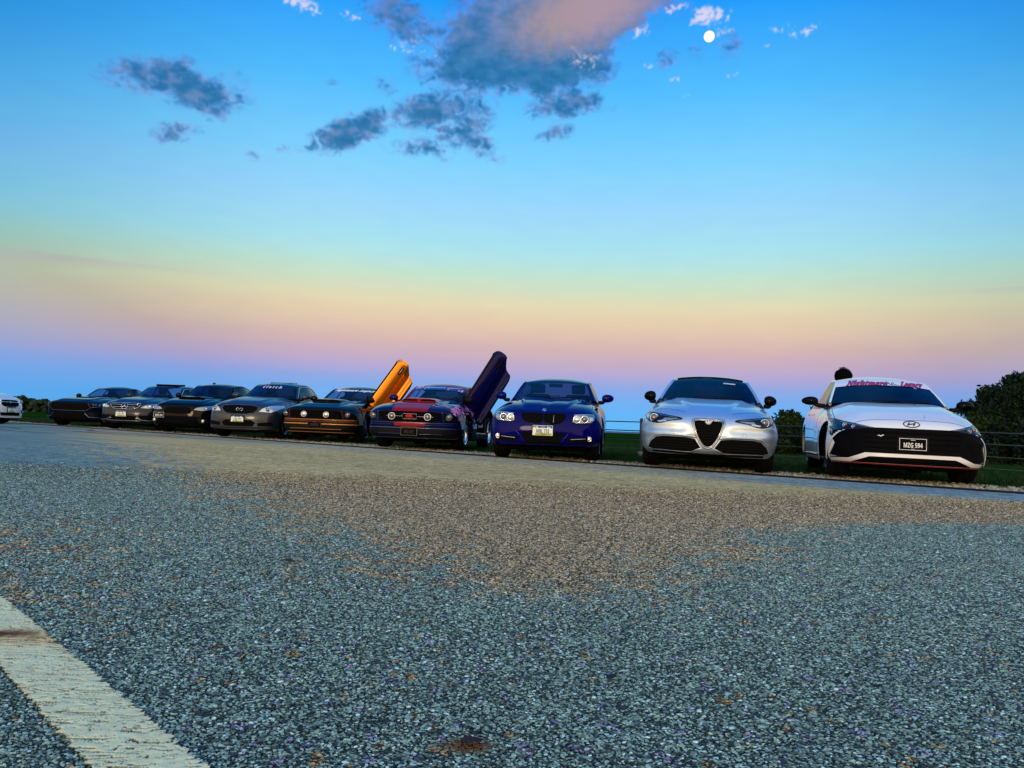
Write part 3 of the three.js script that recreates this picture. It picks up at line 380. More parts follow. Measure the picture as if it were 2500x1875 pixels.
  for (const sg of [1, -1]) {
    const tB = tAt(o.doorSplit ?? o.doorRear), tC = tAt(G.cPillar), flip = sg < 0; const sp = (name, t0, t1, v0, v1, mat) => mesh(name, grid((a, b) => sideP(lerp(t0, t1, a), lerp(v0, v1, b), sg), 22, 8, flip), mat, g);
    if (!(o.openDoor && sg > 0)) sp('side_window', 0.03, tB - 0.012, 0, 1, G.side ?? o.glassMat); if (tC > tB + 0.05) sp('side_window', tB + 0.012, tC, 0, 1, G.side ?? o.glassMat);
    sp('pillar', tB - 0.012, tB + 0.012, 0, 1, M.gloss); sp('pillar', tC, 1, 0, 1, roofMat);
    const pts = []; for (let t = 0; t <= 1.0001; t += 0.02) { const q = sideP(t, 0.0, sg); pts.push(V(q[0] - sg * 0.012, q[1] - 0.012, q[2])); }
    mesh('roof_rail', tube(pts, G.rail ?? 0.026, 90, 10), o.mats?.rail ?? roofMat, g);
    if (G.trim) { const tp = []; for (let t = 0.04; t < tC; t += 0.02) { const q = sideP(t, 0.07, sg); tp.push(V(q[0] + sg * 0.004, q[1], q[2])); } mesh('window_trim', tube(tp, 0.009, 70, 6), G.trim, g); }
  }
  const gfront = new Depth(-0.9, 0.9, 0.6, 1.6); { const ng = 40; for (let i = 0; i < ng; i++) for (let j = 0; j < ng; j++) { const q = [[i, j], [i + 1, j], [i + 1, j + 1], [i, j + 1]].map(([a, b]) => upper((a / ng) * 0.5, (b / ng) * 2 - 1)); gfront.tri(q[0], q[1], q[2]); gfront.tri(q[0], q[2], q[3]); } gfront.fill(); }
  // what fills it
  const cz = G.centre[0][1], seatY = by(cz - 1.0);
  const seat = () => merge([xf(rbox(0.46, 0.5, 0.14, 0.06, 4), 0, 0, 0, 0.18), xf(rbox(0.25, 0.17, 0.1, 0.04, 4), 0, 0.35, -0.05, 0.1)]);
  for (const x of [-0.37, 0.37]) mesh('seat', xf(seat(), x, seatY - 0.02, cz - (o.seatBack ?? 1.25)), M.cloth, g);
  for (const x of [-0.38, 0.38]) mesh('rear_headrest', xf(rbox(0.27, 0.16, 0.1, 0.04, 3), x, seatY + 0.09, G.edge[5][1] + 0.35), M.cloth, g);
  mesh('dashboard', xf(rbox(2 * o.belt - 0.06, 0.1, 0.42, 0.04, 3), 0, by(cz - 0.2) - 0.005, cz - 0.34), M.cloth, g);
  mesh('steering_wheel', xf(new THREE.TorusGeometry(0.175, 0.016, 8, 32), 0.37, by(cz) + 0.03, cz - 0.66, -0.35), M.black, g);
  { const q = upper(0.27, 0); mesh('rear_view_mirror', xf(rbox(0.24, 0.065, 0.035, 0.015, 3), 0, q[1] - 0.075, q[2] - 0.06), M.black, g); }
  // door mirrors
  for (const sg of [1, -1]) { if (o.openDoor && sg > 0) continue; const mp = o.mirror ?? { x: o.belt + 0.2, y: by(cz - 0.4) + 0.11, z: cz - 0.42, w: 0.2, h: 0.14, d: 0.13 }; const s = new THREE.SphereGeometry(0.5, 28, 20), p = s.attributes.position; for (let i = 0; i < p.count; i++) { let x = p.getX(i) * 2, y = p.getY(i) * 2, z = p.getZ(i) * 2; const e = mp.sq ?? 0.7; x = Math.sign(x) * Math.pow(Math.abs(x), e); y = Math.sign(y) * Math.pow(Math.abs(y), e); if (z < 0) z = Math.max(z, -0.25) * 0.8; y *= 1 - 0.22 * Math.max(0, x) ; y += (mp.lift ?? 0.05) * x; p.setXYZ(i, (x * mp.w) / 2, (y * mp.h) / 2, (z * mp.d) / 2 - 0.18 * Math.abs(x) * mp.w * (x > 0 ? 1 : 0)); } s.computeVertexNormals(); if (sg < 0) { s.scale(-1, 1, 1); const ix = s.index.array; for (let i = 0; i < ix.length; i += 3) [ix[i], ix[i + 1]] = [ix[i + 1], ix[i]]; }
    s.translate(sg * mp.x, mp.y, mp.z); const arm = tube([V(sg * (o.belt + 0.0), mp.y - mp.h * 0.55, mp.z + 0.03), V(sg * (o.belt + 0.07), mp.y - mp.h * 0.5, mp.z), V(sg * (mp.x - mp.w * 0.25), mp.y - mp.h * 0.25, mp.z - 0.01)], 0.032, 10, 8); const ms = mesh('side_mirror', s, o.mats?.mirror ?? o.paint, g); mesh('mirror_arm', arm, M.black, ms); }
  // underside and wheels
  mesh('underbody', merge([xf(rbox(1.5, 0.3, L - 1.5, 0.08), 0, 0.3, -L / 2), xf(rbox(1.3, 0.1, 1.0, 0.04), 0, 0.185, -0.75)]), M.under, g);
  const [tg, rg, dg] = wheelGeo(o.Rw, o.tw ?? 0.22, o.spokes ?? 10);
  for (const z of zw) for (const sg of [1, -1]) { const x = sg * (o.track / 2); const wn = mesh('wheel', tg, M.rubber, g); wn.position.set(x, o.Rw, z); if (sg < 0) wn.rotation.y = Math.PI; if (o.steer && z === zw[0]) wn.rotation.y += o.steer; mesh('rim', rg, o.rimMat ?? M.rim, wn); mesh('brake_disc', dg, M.satin, wn);
    const a = new THREE.CylinderGeometry(Ra + 0.012, Ra + 0.012, 0.36, 36, 1, true, 0, Math.PI * 2); a.rotateZ(Math.PI / 2); const cap = new THREE.CircleGeometry(Ra + 0.012, 36); cap.rotateY(sg > 0 ? Math.PI / 2 : -Math.PI / 2); cap.translate(-sg * 0.18, 0, 0); const lin_ = merge([a, cap]); { const p = lin_.attributes.position; for (let i = 0; i < p.count; i++) if (p.getY(i) < sill - o.Rw + 0.03) p.setY(i, sill - o.Rw + 0.03); } mesh('wheel_liner', xf(lin_, sg * (o.track / 2 - 0.1), o.Rw, z), M.under, g); }
  const car = {
    g, front, top, left, gfront, upper, sideP, by, o,
    F: (name, poly, mat, opt, parent = g) => mesh(name, patch(front, 'front', poly, opt), mat, parent), F2: (name, poly, mat, opt) => [poly, mir(poly)].map((p) => mesh(name, patch(front, 'front', p, opt), mat, g)),
    FL: (name, pts, w, mat, opt, parent = g) => mesh(name, bead(front, 'front', pts, w, opt), mat, parent), FL2: (name, pts, w, mat, opt) => [pts, mir(pts)].map((p) => mesh(name, bead(front, 'front', p, w, opt), mat, g)),
    T: (name, poly, mat, opt) => mesh(name, patch(top, 'top', poly, opt), mat, g), TL: (name, pts, w, mat, opt) => mesh(name, bead(top, 'top', pts, w, opt), mat, g), TL2: (name, pts, w, mat, opt) => [pts, mir(pts)].map((p) => mesh(name, bead(top, 'top', p, w, opt), mat, g)),
    S: (name, poly, mat, opt, sides = ['left', 'right']) => sides.map((v) => mesh(name, patch(left, v, poly, opt), mat, g)), SL: (name, pts, w, mat, opt, sides = ['left', 'right']) => sides.map((v) => mesh(name, bead(left, v, pts, w, opt), mat, g)),
    W: (name, poly, mat, opt) => mesh(name, patch(gfront, 'front', poly, { off: 0.012, sink: 0, ...opt, ...(opt ? { off: 0.01 + (opt.off ?? 0.003) } : {}) }), mat, g),
    lamp: (x, y, r, mat = M.bulb, parent = g, rim = M.chrome, out = 0.012) => { const z = front.at(x, y), b = new THREE.SphereGeometry(r, 20, 10, 0, Math.PI * 2, 0, Math.PI / 2); b.rotateX(Math.PI / 2); b.scale(1, 1, 0.5); const m = mesh('projector', xf(b, x, y, z + out), mat, parent); if (rim) mesh('bezel', xf(new THREE.TorusGeometry(r, r * 0.16, 8, 28), x, y, z + out + 0.002), rim, parent); return m; },
    plate: (x, y, tex, frameMat = M.white, w = 0.305, h = 0.152, up = 0) => { const z = Math.max(front.at(x, y + h / 2), front.at(x, y - h / 2), front.at(x + w / 2, y), front.at(x - w / 2, y), front.at(x, y)) + 0.015; const holder = mesh('plate_holder', xf(rbox(w + 0.03, h + 0.02, 0.03, 0.01), x, y, z - 0.014, up), M.black, g); const p = mesh('license_plate', xf(rbox(w, h, 0.008, 0.004), x, y, z + 0.005, up), frameMat, g); const q = new THREE.PlaneGeometry(w - 0.012, h - 0.012); mesh('plate_face', xf(q, x, y, z + 0.0105, up), std(1, 1, 1, 0.7, 0, { map: tex, specularIntensity: 0.12 }), p); return p; },
    panelGap: (pts, view = 'top', w = 0.007) => mesh('panel_gap', bead(view === 'top' ? top : front, view, pts, w, { off: 0.0012, sink: 0.003 }), M.matte, g),
  };
  // dark band where hood meets glass, wipers
  const c0 = []; for (let i = 0; i <= 20; i++) { const q = upper(0, ((i / 20) * 2 - 1) * 0.98); c0.push([q[0], q[2] + 0.02]); } const c1 = c0.map(([x, z]) => [x * 0.99, z + 0.085]).reverse();
  mesh('cowl', patch(top, 'top', [...c0, ...c1], { off: 0.006, step: 0.03 }), M.matte, g);
  for (const sx of [0.32, -0.22]) { const pts = []; for (let i = 0; i <= 8; i++) { const q = upper(0.012 + 0.018 * (i / 8), sx + 0.5 * (i / 8 - 0.2) ); pts.push(V(q[0], q[1] + 0.012, q[2] + 0.012)); } mesh('wiper', tube(pts, 0.007, 12, 6), M.black, g); }
  return car;
}
function place(car, x, z, heading, roll = 0) { car.g.position.set(x, 0, z); car.g.rotation.set(0, degToRad(-heading), degToRad(roll), 'YXZ'); }
// rear half shared by the saloons and coupes
const rearKeys = (o) => [[o.cowlZ, o.cowlY, o.W * 0.985, 90, o.cowlY - o.sill, 4.4], [o.cowlZ - 0.45, o.beltY, o.W, 90, o.beltY - o.sill, 5.6], [(o.cowlZ - 0.45 + o.deckZ) / 2, o.beltY + 0.02, o.W, 90, o.beltY + 0.02 - o.sill, 5.8], [o.deckZ, o.deckY, o.W * 0.985, 90, o.deckY - o.sill, 5], [-o.L + 0.42, o.deckY - 0.01, o.W * 0.95, 90, o.deckY - o.sill, 4.6], [-o.L + 0.1, o.deckY - 0.04, o.W * 0.92, 132, 0.74, 3.6], [-o.L + 0.02, o.deckY - 0.22, o.W * 0.92, 172, 0.72, 3.2], [-o.L, 0.55, o.W * 0.93, 180, 0.72, 3], [-o.L + 0.03, 0.36, o.W * 0.9, 180, 0.7, 3], [-o.L + 0.1, o.sill + 0.02, o.W * 0.86, 180, 0.64, 3]];
// usual glasshouse from a few numbers
const house = (o) => ({ centre: [[o.y0, o.z0], [lerp(o.y0, o.y1, 0.53) + 0.012, lerp(o.z0, o.z1, 0.5)], [o.y1, o.z1], [o.H, o.zr], [o.y2, o.z2], [lerp(o.y2, o.y3, 0.45) + 0.015, lerp(o.z2, o.z3, 0.5)], [o.y3, o.z3]], edge: [[o.x0, o.z0 - (o.arc ?? 0.34), o.y0 - 0.012], [lerp(o.x0, o.x1, 0.52), lerp(o.z0 - (o.arc ?? 0.34), o.z1 - 0.12, 0.5), lerp(o.y0, o.y1 - 0.045, 0.54)], [o.x1, o.z1 - 0.12, o.y1 - 0.045], [o.xr, o.zr, o.H - 0.075], [o.x2, o.z2 + 0.04, o.y2 - 0.055], [lerp(o.x2, o.x3, 0.5), lerp(o.z2 + 0.04, o.z3 + 0.1, 0.5), lerp(o.y2 - 0.055, o.y3, 0.48)], [o.x3, o.z3 + 0.1, o.y3 - 0.01]], cPillar: o.cPillar, mat: o.mat, rear: o.rear, side: o.side, rail: o.rail, trim: o.trim });

// plates and lettering
const plateTex = (text, style, topText, low) => canvasTex(512, 256, (c, w, h) => {
  if (style === 'dim') { c.fillStyle = '#050607'; c.fillRect(0, 0, w, h); c.fillStyle = '#5a1518'; c.fillRect(0, 0, w, 50); c.fillStyle = '#3c403c'; }
  else if (style === 'black') { c.fillStyle = '#08090b'; c.fillRect(0, 0, w, h); c.strokeStyle = '#e8eaea'; c.lineWidth = 10; c.strokeRect(10, 10, w - 20, h - 20); c.fillStyle = '#eef0f0'; }
  else { c.fillStyle = '#eef2ee'; c.fillRect(0, 0, w, h); c.fillStyle = style === 'red' ? '#8a1512' : '#1d5f80'; c.fillRect(0, 0, w, 62); c.fillStyle = '#e6eef0'; for (const [x, q, t] of [[20, 40, 30], [70, 30, 44], [110, 26, 52], [420, 40, 36], [372, 34, 50]]) c.fillRect(x, 66 - t, q, t); if (style === 'farm') { c.fillStyle = '#a4b02c'; c.fillRect(60, 204, w - 80, 52); c.fillStyle = '#6f8a2a'; c.fillRect(200, 210, 130, 40); } c.fillStyle = '#12160f'; }
  c.textAlign = 'center'; c.textBaseline = 'middle';
  c.save(); c.translate(w / 2, h * 0.56); c.scale(0.78, 1.25); c.font = 'bold 112px sans-serif'; c.fillText(text, 0, 4); c.restore();
  c.fillStyle = style === 'black' ? '#eef0f0' : style === 'dim' ? '#7a746a' : '#f4fbff'; c.font = 'bold 36px serif'; c.fillText(topText, w / 2, 38); if (low) { c.fillStyle = style === 'black' ? '#cfd3d3' : '#2b3310'; c.font = 'bold 26px sans-serif'; c.fillText(low, w / 2, h - 26); }
});
const decal = (tex, o = {}) => std(1, 1, 1, 0.4, 0, { map: tex, transparent: true, alphaTest: 0.4, ...o });
const script = (w, h, text, fill, edge, x0 = 0.04, size = 0.56, shear = -0.45) => canvasTex(w, h, (c) => { c.clearRect(0, 0, w, h); c.textBaseline = 'middle'; for (const [t, x, width] of text) { c.save(); c.transform(1, 0, shear, 1, x * w + 0.22 * h, h * 0.5); c.font = `italic bold ${Math.round(h * size)}px serif`; const k = (width * w) / c.measureText(t).width; c.scale(k, 1); if (edge) { c.strokeStyle = edge; c.lineWidth = h * 0.13; c.lineJoin = 'round'; c.strokeText(t, 0, 0); } c.fillStyle = fill; c.fillText(t, 0, 0); c.lineWidth = h * 0.05; c.strokeStyle = fill; c.strokeText(t, 0, 0); c.restore(); } });
// ------------------------------------------------------------------ the cars, from the right
const crease = (x0, x1, z0, z1, h, soft = 0.07) => (x, z) => { const t = clamp((z0 - z) / (z0 - z1), 0, 1), xc = lerp(x0, x1, t); return h * (1 - smoothstep(x, xc - soft / 2, xc + soft / 2)) * smoothstep(-z, -z0, -z0 + 0.25) * (1 - smoothstep(-z, -z1 - 0.02, -z1 + 0.2)); };
const deepPaint = (r, g, b, rough = 0.06) => std(r, g, b, rough, 0, { ior: 1.3, specularIntensity: 0.7 });
const dark = tint(0.07, 1.6), mid = tint(0.13, 1.7), clear = tint(0.5, 1.25);
const GROUP = 'cars parked in a row facing the road';

function whiteSedan() {
  const p = paint(0.82, 0.84, 0.85, 0, 0.3), S = { L: 4.68, W: 0.913, sill: 0.19, cowlZ: -1.5, cowlY: 0.985, beltY: 0.985, deckZ: -3.95, deckY: 1.06 };
  const c = makeCar({ ...S, name: 'white_sedan', square: 1.04, label: 'white sedan with a black front mask and a red-lettered white windshield banner', category: 'car', group: GROUP, paint: p, fo: 0.87, wb: 2.72, Rw: 0.33, track: 1.58, tw: 0.235, belt: 0.79, spokes: 5, rimMat: M.rimdark, iHood: 5, iCowl: 9, iDeck: 12, iTail: 15, hoodHalf: 0.74, doorFront: -1.72, doorSplit: -2.75, doorRear: -3.55, glassMat: dark, mats: { mirror: M.gloss, rail: p },
    keys: [[-0.05, 0.19, 0.85, 0, 0.84, 3.0], [0, 0.27, 0.885, 0, 0.84, 3.0], [0.0, 0.45, 0.89, 0, 0.84, 2.8], [-0.02, 0.6, 0.88, 6, 0.84, 2.8], [-0.06, 0.665, 0.875, 28, 0.8, 3.0], [-0.17, 0.735, 0.885, 56, 0.76, 3.2], [-0.5, 0.835, 0.9, 80, 0.7, 3.6], [-0.85, 0.905, 0.905, 90, 0.72, 4], [-1.2, 0.955, 0.91, 90, 0.77, 4.2], ...rearKeys(S)],
    bump: crease(0.5, 0.62, -0.25, -1.4, 0.016, 0.1),
    glass: house({ z0: -1.34, y0: 0.985, x0: 0.735, z1: -2.18, y1: 1.372, x1: 0.585, H: 1.425, zr: -2.75, xr: 0.6, z2: -3.4, y2: 1.35, x2: 0.54, z3: -4.15, y3: 1.1, x3: 0.63, cPillar: -3.62, mat: dark, rear: dark, side: dark, rail: 0.024 }),
    mirror: { x: 0.98, y: 1.0, z: -1.75, w: 0.22, h: 0.125, d: 0.14, sq: 0.85, lift: 0.0 } });
  // the black mask
  const mask = [[0, 0.628], [0.45, 0.628], [0.62, 0.6], [0.8, 0.592], [0.862, 0.612], [0.85, 0.53], [0.805, 0.43], [0.84, 0.31], [0.862, 0.225], [0.62, 0.208], [0, 0.208]];
  c.F('grille_mask', [...mask, ...mir(mask.slice(1, -1)).reverse()], std(0.0015, 0.0015, 0.003, 0.6, 0, { specularIntensity: 0.1 }), { off: 0.004 });
  for (let i = 0; i < 4; i++) c.FL('grille_slat', [[-0.55 + 0.02 * i, 0.575 - i * 0.06], [0.55 - 0.02 * i, 0.575 - i * 0.06]], 0.016, M.matte, { off: 0.012 });
  for (let i = 0; i < 3; i++) c.FL('intake_slat', [[-0.5, 0.275 - i * 0.025], [0.5, 0.275 - i * 0.025]], 0.008, M.black, { off: 0.01 });
  for (const s of [1, -1]) c.F('bumper_vent', [[0.6, 0.47], [0.775, 0.5], [0.77, 0.36], [0.66, 0.33]].map(([x, y]) => [s * x, y]), M.matte, { off: 0.008 });
  // headlights
  const hl = [[0.4, 0.628], [0.55, 0.66], [0.7, 0.7], [0.79, 0.74], [0.85, 0.75], [0.872, 0.69], [0.865, 0.61], [0.8, 0.588], [0.62, 0.6]];
  c.F2('headlight', hl, M.lampdark, { off: 0.008 });
  for (const s of [1, -1]) { c.FL('light_strip', [[0.43, 0.628], [0.6, 0.655], [0.735, 0.69]].map(([x, y]) => [s * x, y]), 0.014, M.satin, { off: 0.014 }); c.F('marker_lamp', [[0.79, 0.728], [0.838, 0.748], [0.84, 0.7], [0.806, 0.694]].map(([x, y]) => [s * x, y]), M.amber, { off: 0.012 }); c.lamp(s * 0.7, 0.645, 0.025, M.bulb, c.g, M.satin); c.lamp(s * 0.62, 0.627, 0.02, M.bulb, c.g, M.satin); }
  // white and red lips
  const lip = [[0, 0.328], [0.5, 0.328], [0.67, 0.255], [0.85, 0.245], [0.855, 0.209], [0.64, 0.212], [0.455, 0.286], [0, 0.288]];
  c.F('bumper_blade', [...lip, ...mir(lip.slice(1, -1)).reverse()], M.white, { off: 0.026, sink: 0.03 });
  c.FL('red_lip', [[-0.86, 0.2], [-0.5, 0.198], [0.5, 0.198], [0.86, 0.2]], 0.017, M.red, { off: 0.03, sink: 0.03 });
  // emblem: a slanted H in an oval
  c.FL('emblem', ring(0, 0.683, 0.085, 0.037), 0.012, M.lampdark, { off: 0.008, close: true, step: 0.01 });
  for (const l of [[[-0.045, 0.663], [-0.018, 0.703]], [[0.018, 0.663], [0.045, 0.703]], [[-0.03, 0.678], [0.03, 0.69]]]) c.FL('emblem', l, 0.014, M.lampdark, { off: 0.008, step: 0.01 });
  c.F('badge', curve([[-0.372, 0.53], [-0.352, 0.543], [-0.337, 0.532], [-0.318, 0.546], [-0.3, 0.54], [-0.322, 0.533], [-0.338, 0.522], [-0.354, 0.533]], 3), M.white, { off: 0.012, step: 0.008 });
  c.plate(0, 0.447, plateTex('MZG 594', 'black', 'Iowa', 'POLK'), M.black);
  c.panelGap([[-0.74, -0.22], [-0.55, -0.2], [-0.3, -0.165], [0, -0.155], [0.3, -0.165], [0.55, -0.2], [0.74, -0.22]], 'top', 0.009);
  for (const s of [1, -1]) c.panelGap([[s * 0.74, -0.22], [s * 0.775, -0.6], [s * 0.765, -1.0], [s * 0.73, -1.38]]);
  c.TL('washer_jet', [[0.21, -1.0], [0.27, -1.28]], 0.008, M.lampgrey, { off: 0.004 });
  c.TL('hood_mark', [[0.16, -0.22], [0.2, -0.36]], 0.006, M.lampgrey, { off: 0.003 });
  // side
  c.S('door_triangle', [[-2.2, 0.5], [-2.75, 0.62], [-3.3, 0.5]], paint(0.34, 0.38, 0.4), { off: 0.002 });  // grey triangle laid flat on the doors
  c.SL('door_seam', [[-1.75, 0.3], [-1.7, 0.6], [-1.74, 0.9]], 0.008, M.matte, { off: 0.001, sink: 0.002 }); c.SL('door_seam', [[-2.78, 0.28], [-2.76, 0.9]], 0.008, M.matte, { off: 0.001, sink: 0.002 });
  c.SL('door_handle', [[-2.5, 0.83], [-2.68, 0.84]], 0.03, p, { off: 0.03 }); c.SL('door_handle', [[-3.3, 0.85], [-3.48, 0.86]], 0.03, p, { off: 0.03 });
  c.SL('skirt_strip', [[-1.35, 0.215], [-3.1, 0.215]], 0.02, M.red, { off: 0.01 });
  c.SL('sill_blade', [[-1.4, 0.25], [-2.2, 0.26], [-3.1, 0.25]], 0.04, M.gloss, { off: 0.02 });
  // banner
  const bt = canvasTex(1024, 128, (x, w, h) => { x.fillStyle = '#dfe4f0'; x.fillRect(0, 0, w, h); x.textBaseline = 'middle'; for (const [t, px, wd] of [['Nightmare', 96, 420], ['Legacy', 660, 250]]) { x.save(); x.transform(1, 0, -0.42, 1, px + 26, h * 0.56); x.font = 'italic bold 104px serif'; x.scale(wd / x.measureText(t).width, 1); x.strokeStyle = '#2a2f6a'; x.lineWidth = 15; x.lineJoin = 'round'; x.strokeText(t, 3, 3); x.fillStyle = '#b01238'; x.fillText(t, 0, 0); x.strokeStyle = '#b01238'; x.lineWidth = 5; x.strokeText(t, 0, 0); x.restore(); }
    x.strokeStyle = '#1e4a50'; x.lineWidth = 8; x.lineCap = 'round'; x.lineJoin = 'round'; x.beginPath(); for (const [a, b] of [[540, 44], [572, 58], [566, 78], [590, 84], [600, 60], [616, 52], [622, 74], [640, 86], [668, 94]]) x.lineTo(a, b); x.stroke(); x.beginPath(); x.moveTo(548, 62); x.lineTo(574, 70); x.moveTo(602, 58); x.lineTo(598, 88); x.lineTo(626, 92); x.stroke(); });
  const lo = 1.256, band = []; for (let i = 0; i <= 24; i++) { const s = (i / 24) * 2 - 1, q = c.upper(0.292, s * 0.985); band.push([q[0], q[1] - 0.002]); } const lowB = band.map(([x]) => { const e = Math.abs(x) / 0.56; return [x * 1.06, lo - 0.02 * e * e - 0.012 * e ** 4]; }).reverse();
  c.W('banner', [...band, ...lowB], std(1, 1, 1, 0.4, 0, { map: bt }), { off: 0.004 });
  c.W('parking_tag', [[0.36, 1.262], [0.385, 1.225], [0.415, 1.215]], M.white, { off: 0.004 });
  place(c, 4.67, -8.95, 16.4, -0.6); return c;
}

function silverSedan() {
  const p = std(0.52, 0.6, 0.7, 0.36, 0.8, { clearcoat: 0.6, clearcoatRoughness: 0.03 }), S = { L: 4.64, W: 0.93, sill: 0.2, cowlZ: -1.6, cowlY: 0.99, beltY: 0.985, deckZ: -3.85, deckY: 1.06 };
  const c = makeCar({ ...S, name: 'silver_sedan', label: 'silver sedan with a tall shield grille and two wide black lower intakes', category: 'car', group: GROUP, paint: p, fo: 0.8, wb: 2.82, Rw: 0.335, track: 1.6, tw: 0.235, belt: 0.8, spokes: 5, rimMat: M.rimdark, iHood: 5, iCowl: 9, iDeck: 12, iTail: 15, hoodHalf: 0.76, doorFront: -1.85, doorSplit: -2.85, doorRear: -3.6, glassMat: dark, mats: { mirror: M.gloss },
    keys: [[-0.07, 0.2, 0.82, 0, 0.8, 3.0], [-0.01, 0.28, 0.875, 0, 0.8, 2.9], [0.0, 0.46, 0.9, 0, 0.8, 2.7], [-0.02, 0.6, 0.905, 8, 0.78, 2.6], [-0.08, 0.7, 0.9, 28, 0.76, 2.8], [-0.22, 0.775, 0.905, 56, 0.74, 3.0], [-0.5, 0.85, 0.915, 80, 0.7, 3.3], [-0.9, 0.91, 0.925, 90, 0.72, 3.7], [-1.25, 0.955, 0.93, 90, 0.76, 4.1], ...rearKeys(S)],
    bump: (x, z) => crease(0.2, 0.5, -0.15, -1.5, 0.024, 0.09)(x, z),
    face: (x, y) => 0.025 * smoothstep(y, 0.4, 0.46) * smoothstep(x, 0.1, 0.3) - 0.02 * Math.exp(-(((y - 0.53) / 0.05) ** 2)) * smoothstep(x, 0.2, 0.35),
    glass: house({ z0: -1.46, y0: 0.99, x0: 0.735, z1: -2.2, y1: 1.355, x1: 0.575, H: 1.432, zr: -2.8, xr: 0.6, z2: -3.35, y2: 1.365, x2: 0.55, z3: -3.98, y3: 1.06, x3: 0.63, cPillar: -3.6, mat: dark, rear: dark, side: dark, rail: 0.032 }),
    mirror: { x: 0.885, y: 1.025, z: -1.82, w: 0.18, h: 0.155, d: 0.16, sq: 0.8, lift: -0.05 } });
  // shield grille
  const sh = [[0, 0.668], [0.15, 0.667], [0.192, 0.655], [0.198, 0.625], [0.155, 0.475], [0.09, 0.352], [0.04, 0.303], [0, 0.295]], shield = [...sh, ...mir(sh.slice(1, -1)).reverse()];
  c.F('grille', shield, M.matte, { off: 0.006 }); c.FL('grille_frame', curve(shield, 3), 0.028, M.satin, { off: 0.022, close: true }); c.FL('grille_frame', curve(shield.map(([x, y]) => [x * 0.9, 0.5 + (y - 0.5) * 0.9]), 3), 0.008, M.chrome, { off: 0.02, close: true });
  for (let i = 0; i < 7; i++) { const y = 0.6 - i * 0.036, w = 0.165 - i * 0.021; c.FL('grille_slat', [[-w, y], [w, y]], 0.006, M.black, { off: 0.012 }); }
  for (const s of [1, -1]) c.FL('chin_line', [[0.07, 0.285], [0.22, 0.232], [0.5, 0.24], [0.77, 0.246]].map(([x, y]) => [s * x, y]), 0.014, M.satin, { off: 0.02 });
  c.F('emblem', ring(0, 0.648, 0.044), M.white, { off: 0.016, step: 0.01 }); c.FL('emblem', ring(0, 0.648, 0.038), 0.007, M.black, { off: 0.019, step: 0.01, close: true }); c.FL('emblem', [[-0.014, 0.628], [-0.014, 0.668]], 0.009, M.black, { off: 0.02, step: 0.008 }); c.FL('emblem', [[-0.026, 0.65], [-0.002, 0.65]], 0.009, M.black, { off: 0.02, step: 0.008 }); c.FL('emblem', [[0.012, 0.63], [0.022, 0.645], [0.012, 0.655], [0.022, 0.668]], 0.008, M.black, { off: 0.02, step: 0.008 });
  // lamps
  const hl = curve([[0.33, 0.664], [0.5, 0.695], [0.68, 0.723], [0.8, 0.738], [0.838, 0.71], [0.83, 0.67], [0.78, 0.625], [0.69, 0.595], [0.6, 0.6], [0.5, 0.632]], 3);
  for (const s of [1, -1]) { const P = (a) => a.map(([x, y]) => [s * x, y]); const h = c.F('headlight', P(hl), M.lampdark, { off: 0.008, step: 0.015 }); c.FL('lamp_surround', P(hl), 0.012, M.black, { off: 0.012, close: true, step: 0.015 }, h); c.lamp(s * 0.7, 0.658, 0.05, M.bulb, h, M.satin); c.F('light_guide', P([[0.36, 0.66], [0.56, 0.664], [0.6, 0.622], [0.5, 0.634]]), M.lampgrey, { off: 0.011 }, h); c.F('lamp_cells', P([[0.53, 0.617], [0.64, 0.604], [0.65, 0.622], [0.54, 0.636]]), M.lamplight, { off: 0.014 }, h); c.F('marker_lamp', P([[0.775, 0.7], [0.815, 0.7], [0.81, 0.66], [0.785, 0.655]]), s > 0 ? M.amber : M.lamplight, { off: 0.012 }, h); c.FL('light_strip', P([[0.4, 0.67], [0.6, 0.7], [0.77, 0.722]]), 0.01, M.satin, { off: 0.013 }, h); }
  const inn = [[0.088, 0.3], [0.16, 0.408], [0.3, 0.424], [0.56, 0.424], [0.66, 0.408], [0.73, 0.345], [0.762, 0.272], [0.7, 0.25], [0.3, 0.238], [0.2, 0.246]];
  c.F2('intake', inn, M.matte, { off: 0.006 });
  for (const s of [1, -1]) { for (let i = 0; i < 4; i++) c.FL('intake_slat', [[s * (0.19 - 0.01 * i), 0.385 - i * 0.034], [s * (0.66 + 0.02 * i), 0.385 - i * 0.034]], 0.008, M.black, { off: 0.012 }); c.FL('intake_brow', [[0.12, 0.428], [0.3, 0.446], [0.56, 0.45], [0.68, 0.43], [0.76, 0.35]].map(([x, y]) => [s * x, y]), 0.03, p, { off: 0.012, sink: 0.0 }); c.FL('parking_sensor', ring(s * 0.45, 0.482, 0.024), 0.004, M.lampgrey, { off: 0.003, close: true, step: 0.01, sink: 0.002 }); }
  c.FL('chin', [[-0.7, 0.222], [0, 0.21], [0.7, 0.222]], 0.03, M.matte, { off: 0.004 });
  for (const s of [1, -1]) c.panelGap([[s * 0.3, -0.16], [s * 0.66, -0.42], [s * 0.79, -0.62], [s * 0.8, -0.8], [s * 0.77, -1.3]], 'top', 0.008);
  for (const s of [1, -1]) c.TL('panel_gap', [[s * 0.32, -0.42], [s * 0.62, -0.52]], 0.004, M.lampgrey, { off: 0.001, sink: 0.002 });
